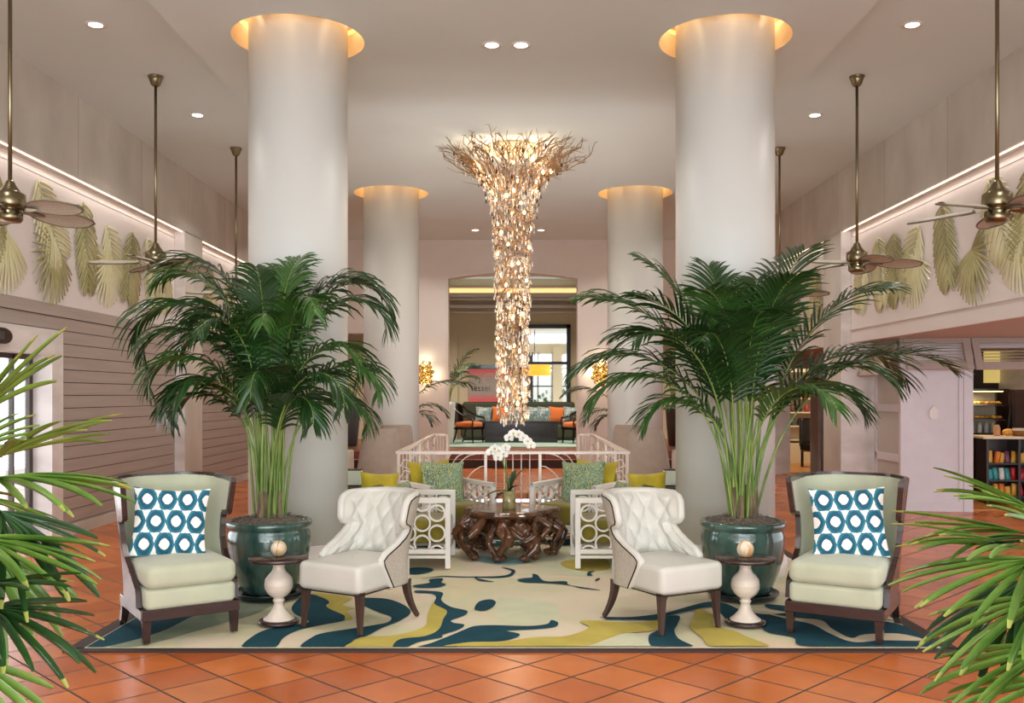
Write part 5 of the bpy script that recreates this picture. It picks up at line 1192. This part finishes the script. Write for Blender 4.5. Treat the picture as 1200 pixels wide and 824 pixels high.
# counter with snack shelves
CXs, CYs = 6.84, 12.95
t = thing('snack_counter', 'dark wooden counter with a cream top and snack shelves in the shop', 'counter', (CXs, CYs, 0), R(-8))
m = MB().m(shopwood).b2((-.36, .36, 0), (1.1, .40, .9))
for x in (-.36, .05, .46, .87): m.b2((x, -.05, 0), (x+.03, .4, .9))
m.build('carcass', t)
for z in (.1, .32, .55): MB().m(shopwood).b2((-.36, -.04, z), (1.1, .38, z+.02)).build('shelf', t)
MB().m(mat('cream_counter_top', L(226, 208, 176), .25)).b2((-.42, -.1, .9), (1.15, .44, .935)).build('worktop', t, .004, 1)
Tk = Matrix.Translation((CXs, CYs, 0))@Matrix.Rotation(R(-8), 4, 'Z')
bagc = {'gold': L(226, 176, 70), 'teal': L(60, 150, 150), 'red': L(186, 32, 40), 'orange': L(230, 120, 40), 'purple': L(120, 60, 90), 'white': L(228, 224, 216)}
layout = {(.57, 0): ['gold', 'orange', 'gold', 'purple', 'gold'], (.57, 1): ['gold', 'gold', 'white', 'gold', 'gold'], (.34, 0): ['teal', 'teal', 'white', 'teal', 'red'], (.34, 1): ['red', 'red', 'purple', 'red', 'gold'], (.12, 0): ['orange', 'gold', 'orange', 'gold', 'gold'], (.12, 1): ['red', 'red', 'white', 'red', 'orange'],
          (.57, 2): ['teal', 'gold', 'red', 'white', 'gold'], (.34, 2): ['gold', 'red', 'red', 'teal', 'white'], (.12, 2): ['orange', 'orange', 'red', 'gold', 'gold']}
zn = {.57: 'top', .34: 'middle', .12: 'bottom'}; xn = ['left', 'centre', 'right']
for (z, c), lst in layout.items():
    for k, cn in enumerate(lst):
        m = MB().m(mat('snack_'+cn, bagc[cn], .3)); h_ = rnd.uniform(.12, .175); rows = []
        for j in range(6):
            f = j/5; th = .022*sin(pi*(.08+.84*f))+.002; rows.append([(-.040, 0, h_*f), (-.02, -th, h_*f), (.02, -th, h_*f), (.040, 0, h_*f), (.017, th, h_*f), (-.017, th, h_*f)])
        m.grid(rows, True, True); o = m.build('snack_bag', loc=Tk@Vector((-.28+.41*c+.075*k, .02+rnd.uniform(0, .05), z+.001))); o.rotation_euler = (R(rnd.uniform(-12, 0)), R(rnd.uniform(-10, 10)), R(rnd.uniform(-25, 10)))
        tag(o, '%s snack bag on the %s shelf of the counter, %s compartment' % (cn, zn[z], xn[c]), 'snack', '%s snack bags, %s shelf, %s compartment' % (cn, zn[z], xn[c]))
m = MB().m(mat('wicker', L(150, 104, 56), .8, var=.3, vscale=60)).lathe([(.09, 0), (.12, .07), (.125, .075), (.11, .07), (.085, .01), (.001, .01)], 20); o = m.build('wicker_basket', loc=Tk@Vector((.12, .1, .936))); tag(o, 'small wicker basket on the cream shop counter', 'basket')
for k in range(5): o = MB().m(mat('card_%d' % (k % 2), [L(230, 220, 200), L(110, 150, 200)][k % 2], .5)).box((0, 0, .05), (.07, .012, .09)).build('snack_packet', loc=Tk@Vector((.06+.03*k, .10+.008*(k % 2), .950))); tag(o, '%s snack packet standing in the wicker basket' % ['cream', 'blue'][k % 2], 'snack', '%s packets in the wicker basket' % ['cream', 'blue'][k % 2])
m = MB().m(mat('jar_glass', L(190, 140, 100), .15)).lathe([(.04, 0), (.045, .01), (.045, .11), (.03, .13), (.03, .15), (.001, .15)], 18); tag(m.build('cookie_jar', loc=Tk@Vector((-.16, .14, .936))), 'rust coloured jar at the left end of the shop counter', 'jar')
m = MB().m(crust).sph((0, 0, .05), .07, 14, 9, (1.2, .9, .7)); tag(m.build('wrapped_loaf', loc=Tk@Vector((-.02, .12, .937))), 'golden wrapped loaf between jar and basket on the counter', 'bread')
for k, x in enumerate((6.55, 7.05, 7.75)):
    o = MB().m(yellowpanel if k != 1 else mat('cream_back_panel', L(200, 178, 140), .6)).b2((x, 15.56, 1.7), (x+.38, 15.6, 2.35)).build('backlit_panel'); tag(o, ['left yellow backlit panel on the shop back wall', 'middle cream panel on the shop back wall', 'right yellow backlit panel on the shop back wall'][k], 'panel')
# second shop seen through the palm on the right, beyond the pier
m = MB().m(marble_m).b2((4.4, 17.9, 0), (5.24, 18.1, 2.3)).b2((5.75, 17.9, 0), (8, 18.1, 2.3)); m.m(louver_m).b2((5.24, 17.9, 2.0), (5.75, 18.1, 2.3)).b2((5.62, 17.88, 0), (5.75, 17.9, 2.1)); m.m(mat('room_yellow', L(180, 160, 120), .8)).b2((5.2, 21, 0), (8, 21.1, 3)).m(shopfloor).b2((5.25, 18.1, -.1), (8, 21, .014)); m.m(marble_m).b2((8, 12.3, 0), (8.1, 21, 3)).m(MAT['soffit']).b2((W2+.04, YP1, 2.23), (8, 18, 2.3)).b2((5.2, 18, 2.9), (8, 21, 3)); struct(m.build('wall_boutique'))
lamp('boutique_light', 'AREA', (6.2, 19.6, 2.6), 45, (1, .84, .62), 1.2)
t = thing('wall_shelf', 'pale shelf unit with small dark goods beyond the right pier', 'shelf', (6.3, 20.7, 0))
m = MB().m(mat('shelf_cream', L(206, 190, 160), .6)); m.b2((-.6, .25, 0), (.6, .28, 2.2))
for z in (.5, .8, 1.1, 1.4, 1.7, 2.0): m.b2((-.6, 0, z), (.6, .25, z+.03))
m.b2((-.63, 0, 0), (-.6, .28, 2.2)).b2((.6, 0, 0), (.63, .28, 2.2)).b2((-.6, 0, 0), (.6, .28, .45)); m.build('carcass', t)
for r_, z in enumerate((.83, 1.13, 1.43, 1.73)):
    for k in range(7):
        c = rnd.choice([L(40, 36, 40), L(90, 60, 50), L(70, 80, 96), L(150, 60, 50)]); o = MB().m(mat('goods_%d' % int(c[0]*1000), c, .5)).lathe([(.045, 0), (.06, .05), (.05, .12), (.03, .16), (.001, .165)], 12).build('jar', loc=(5.82+.16*k, 20.82, z)); tag(o, 'small dark jar on the %s shelf of the unit beyond the right pier' % ['lowest', 'second', 'third', 'top'][r_], 'jar', 'jars on the %s boutique shelf' % ['lowest', 'second', 'third', 'top'][r_])
t = thing('tall_cabinet', 'plain dark wooden cabinet right of the pastry case in the shop', 'cabinet', (7.62, 13.8, 0), R(-6))
MB().m(shopwood).b2((-.32, 0, 0), (.6, .6, 1.58)).build('body', t, .005, 1); MB().m(shopwood).b2((-.3, -.02, .95), (.58, 0, 1.55)).build('door', t, .003, 1)
t = thing('dark_armchair', 'dark brown armchair in the boutique doorway beyond the right pier', 'chair', (6.25, 19.5, .014), R(20))
m = MB().m(black); rbox(m, (0, 0, .4), (.5, .5, .16), .05); m.build('seat', t); m = MB().m(black); rbox(m, (0, .22, .7), (.5, .1, .6), .05); m.build('backrest', t)
for sx in (-1, 1):
    for sy in (-1, 1): MB().m(black).box((sx*.2, sy*.2, .17), (.04, .04, .34)).build('leg', t)
bpy.context.view_layer.update()
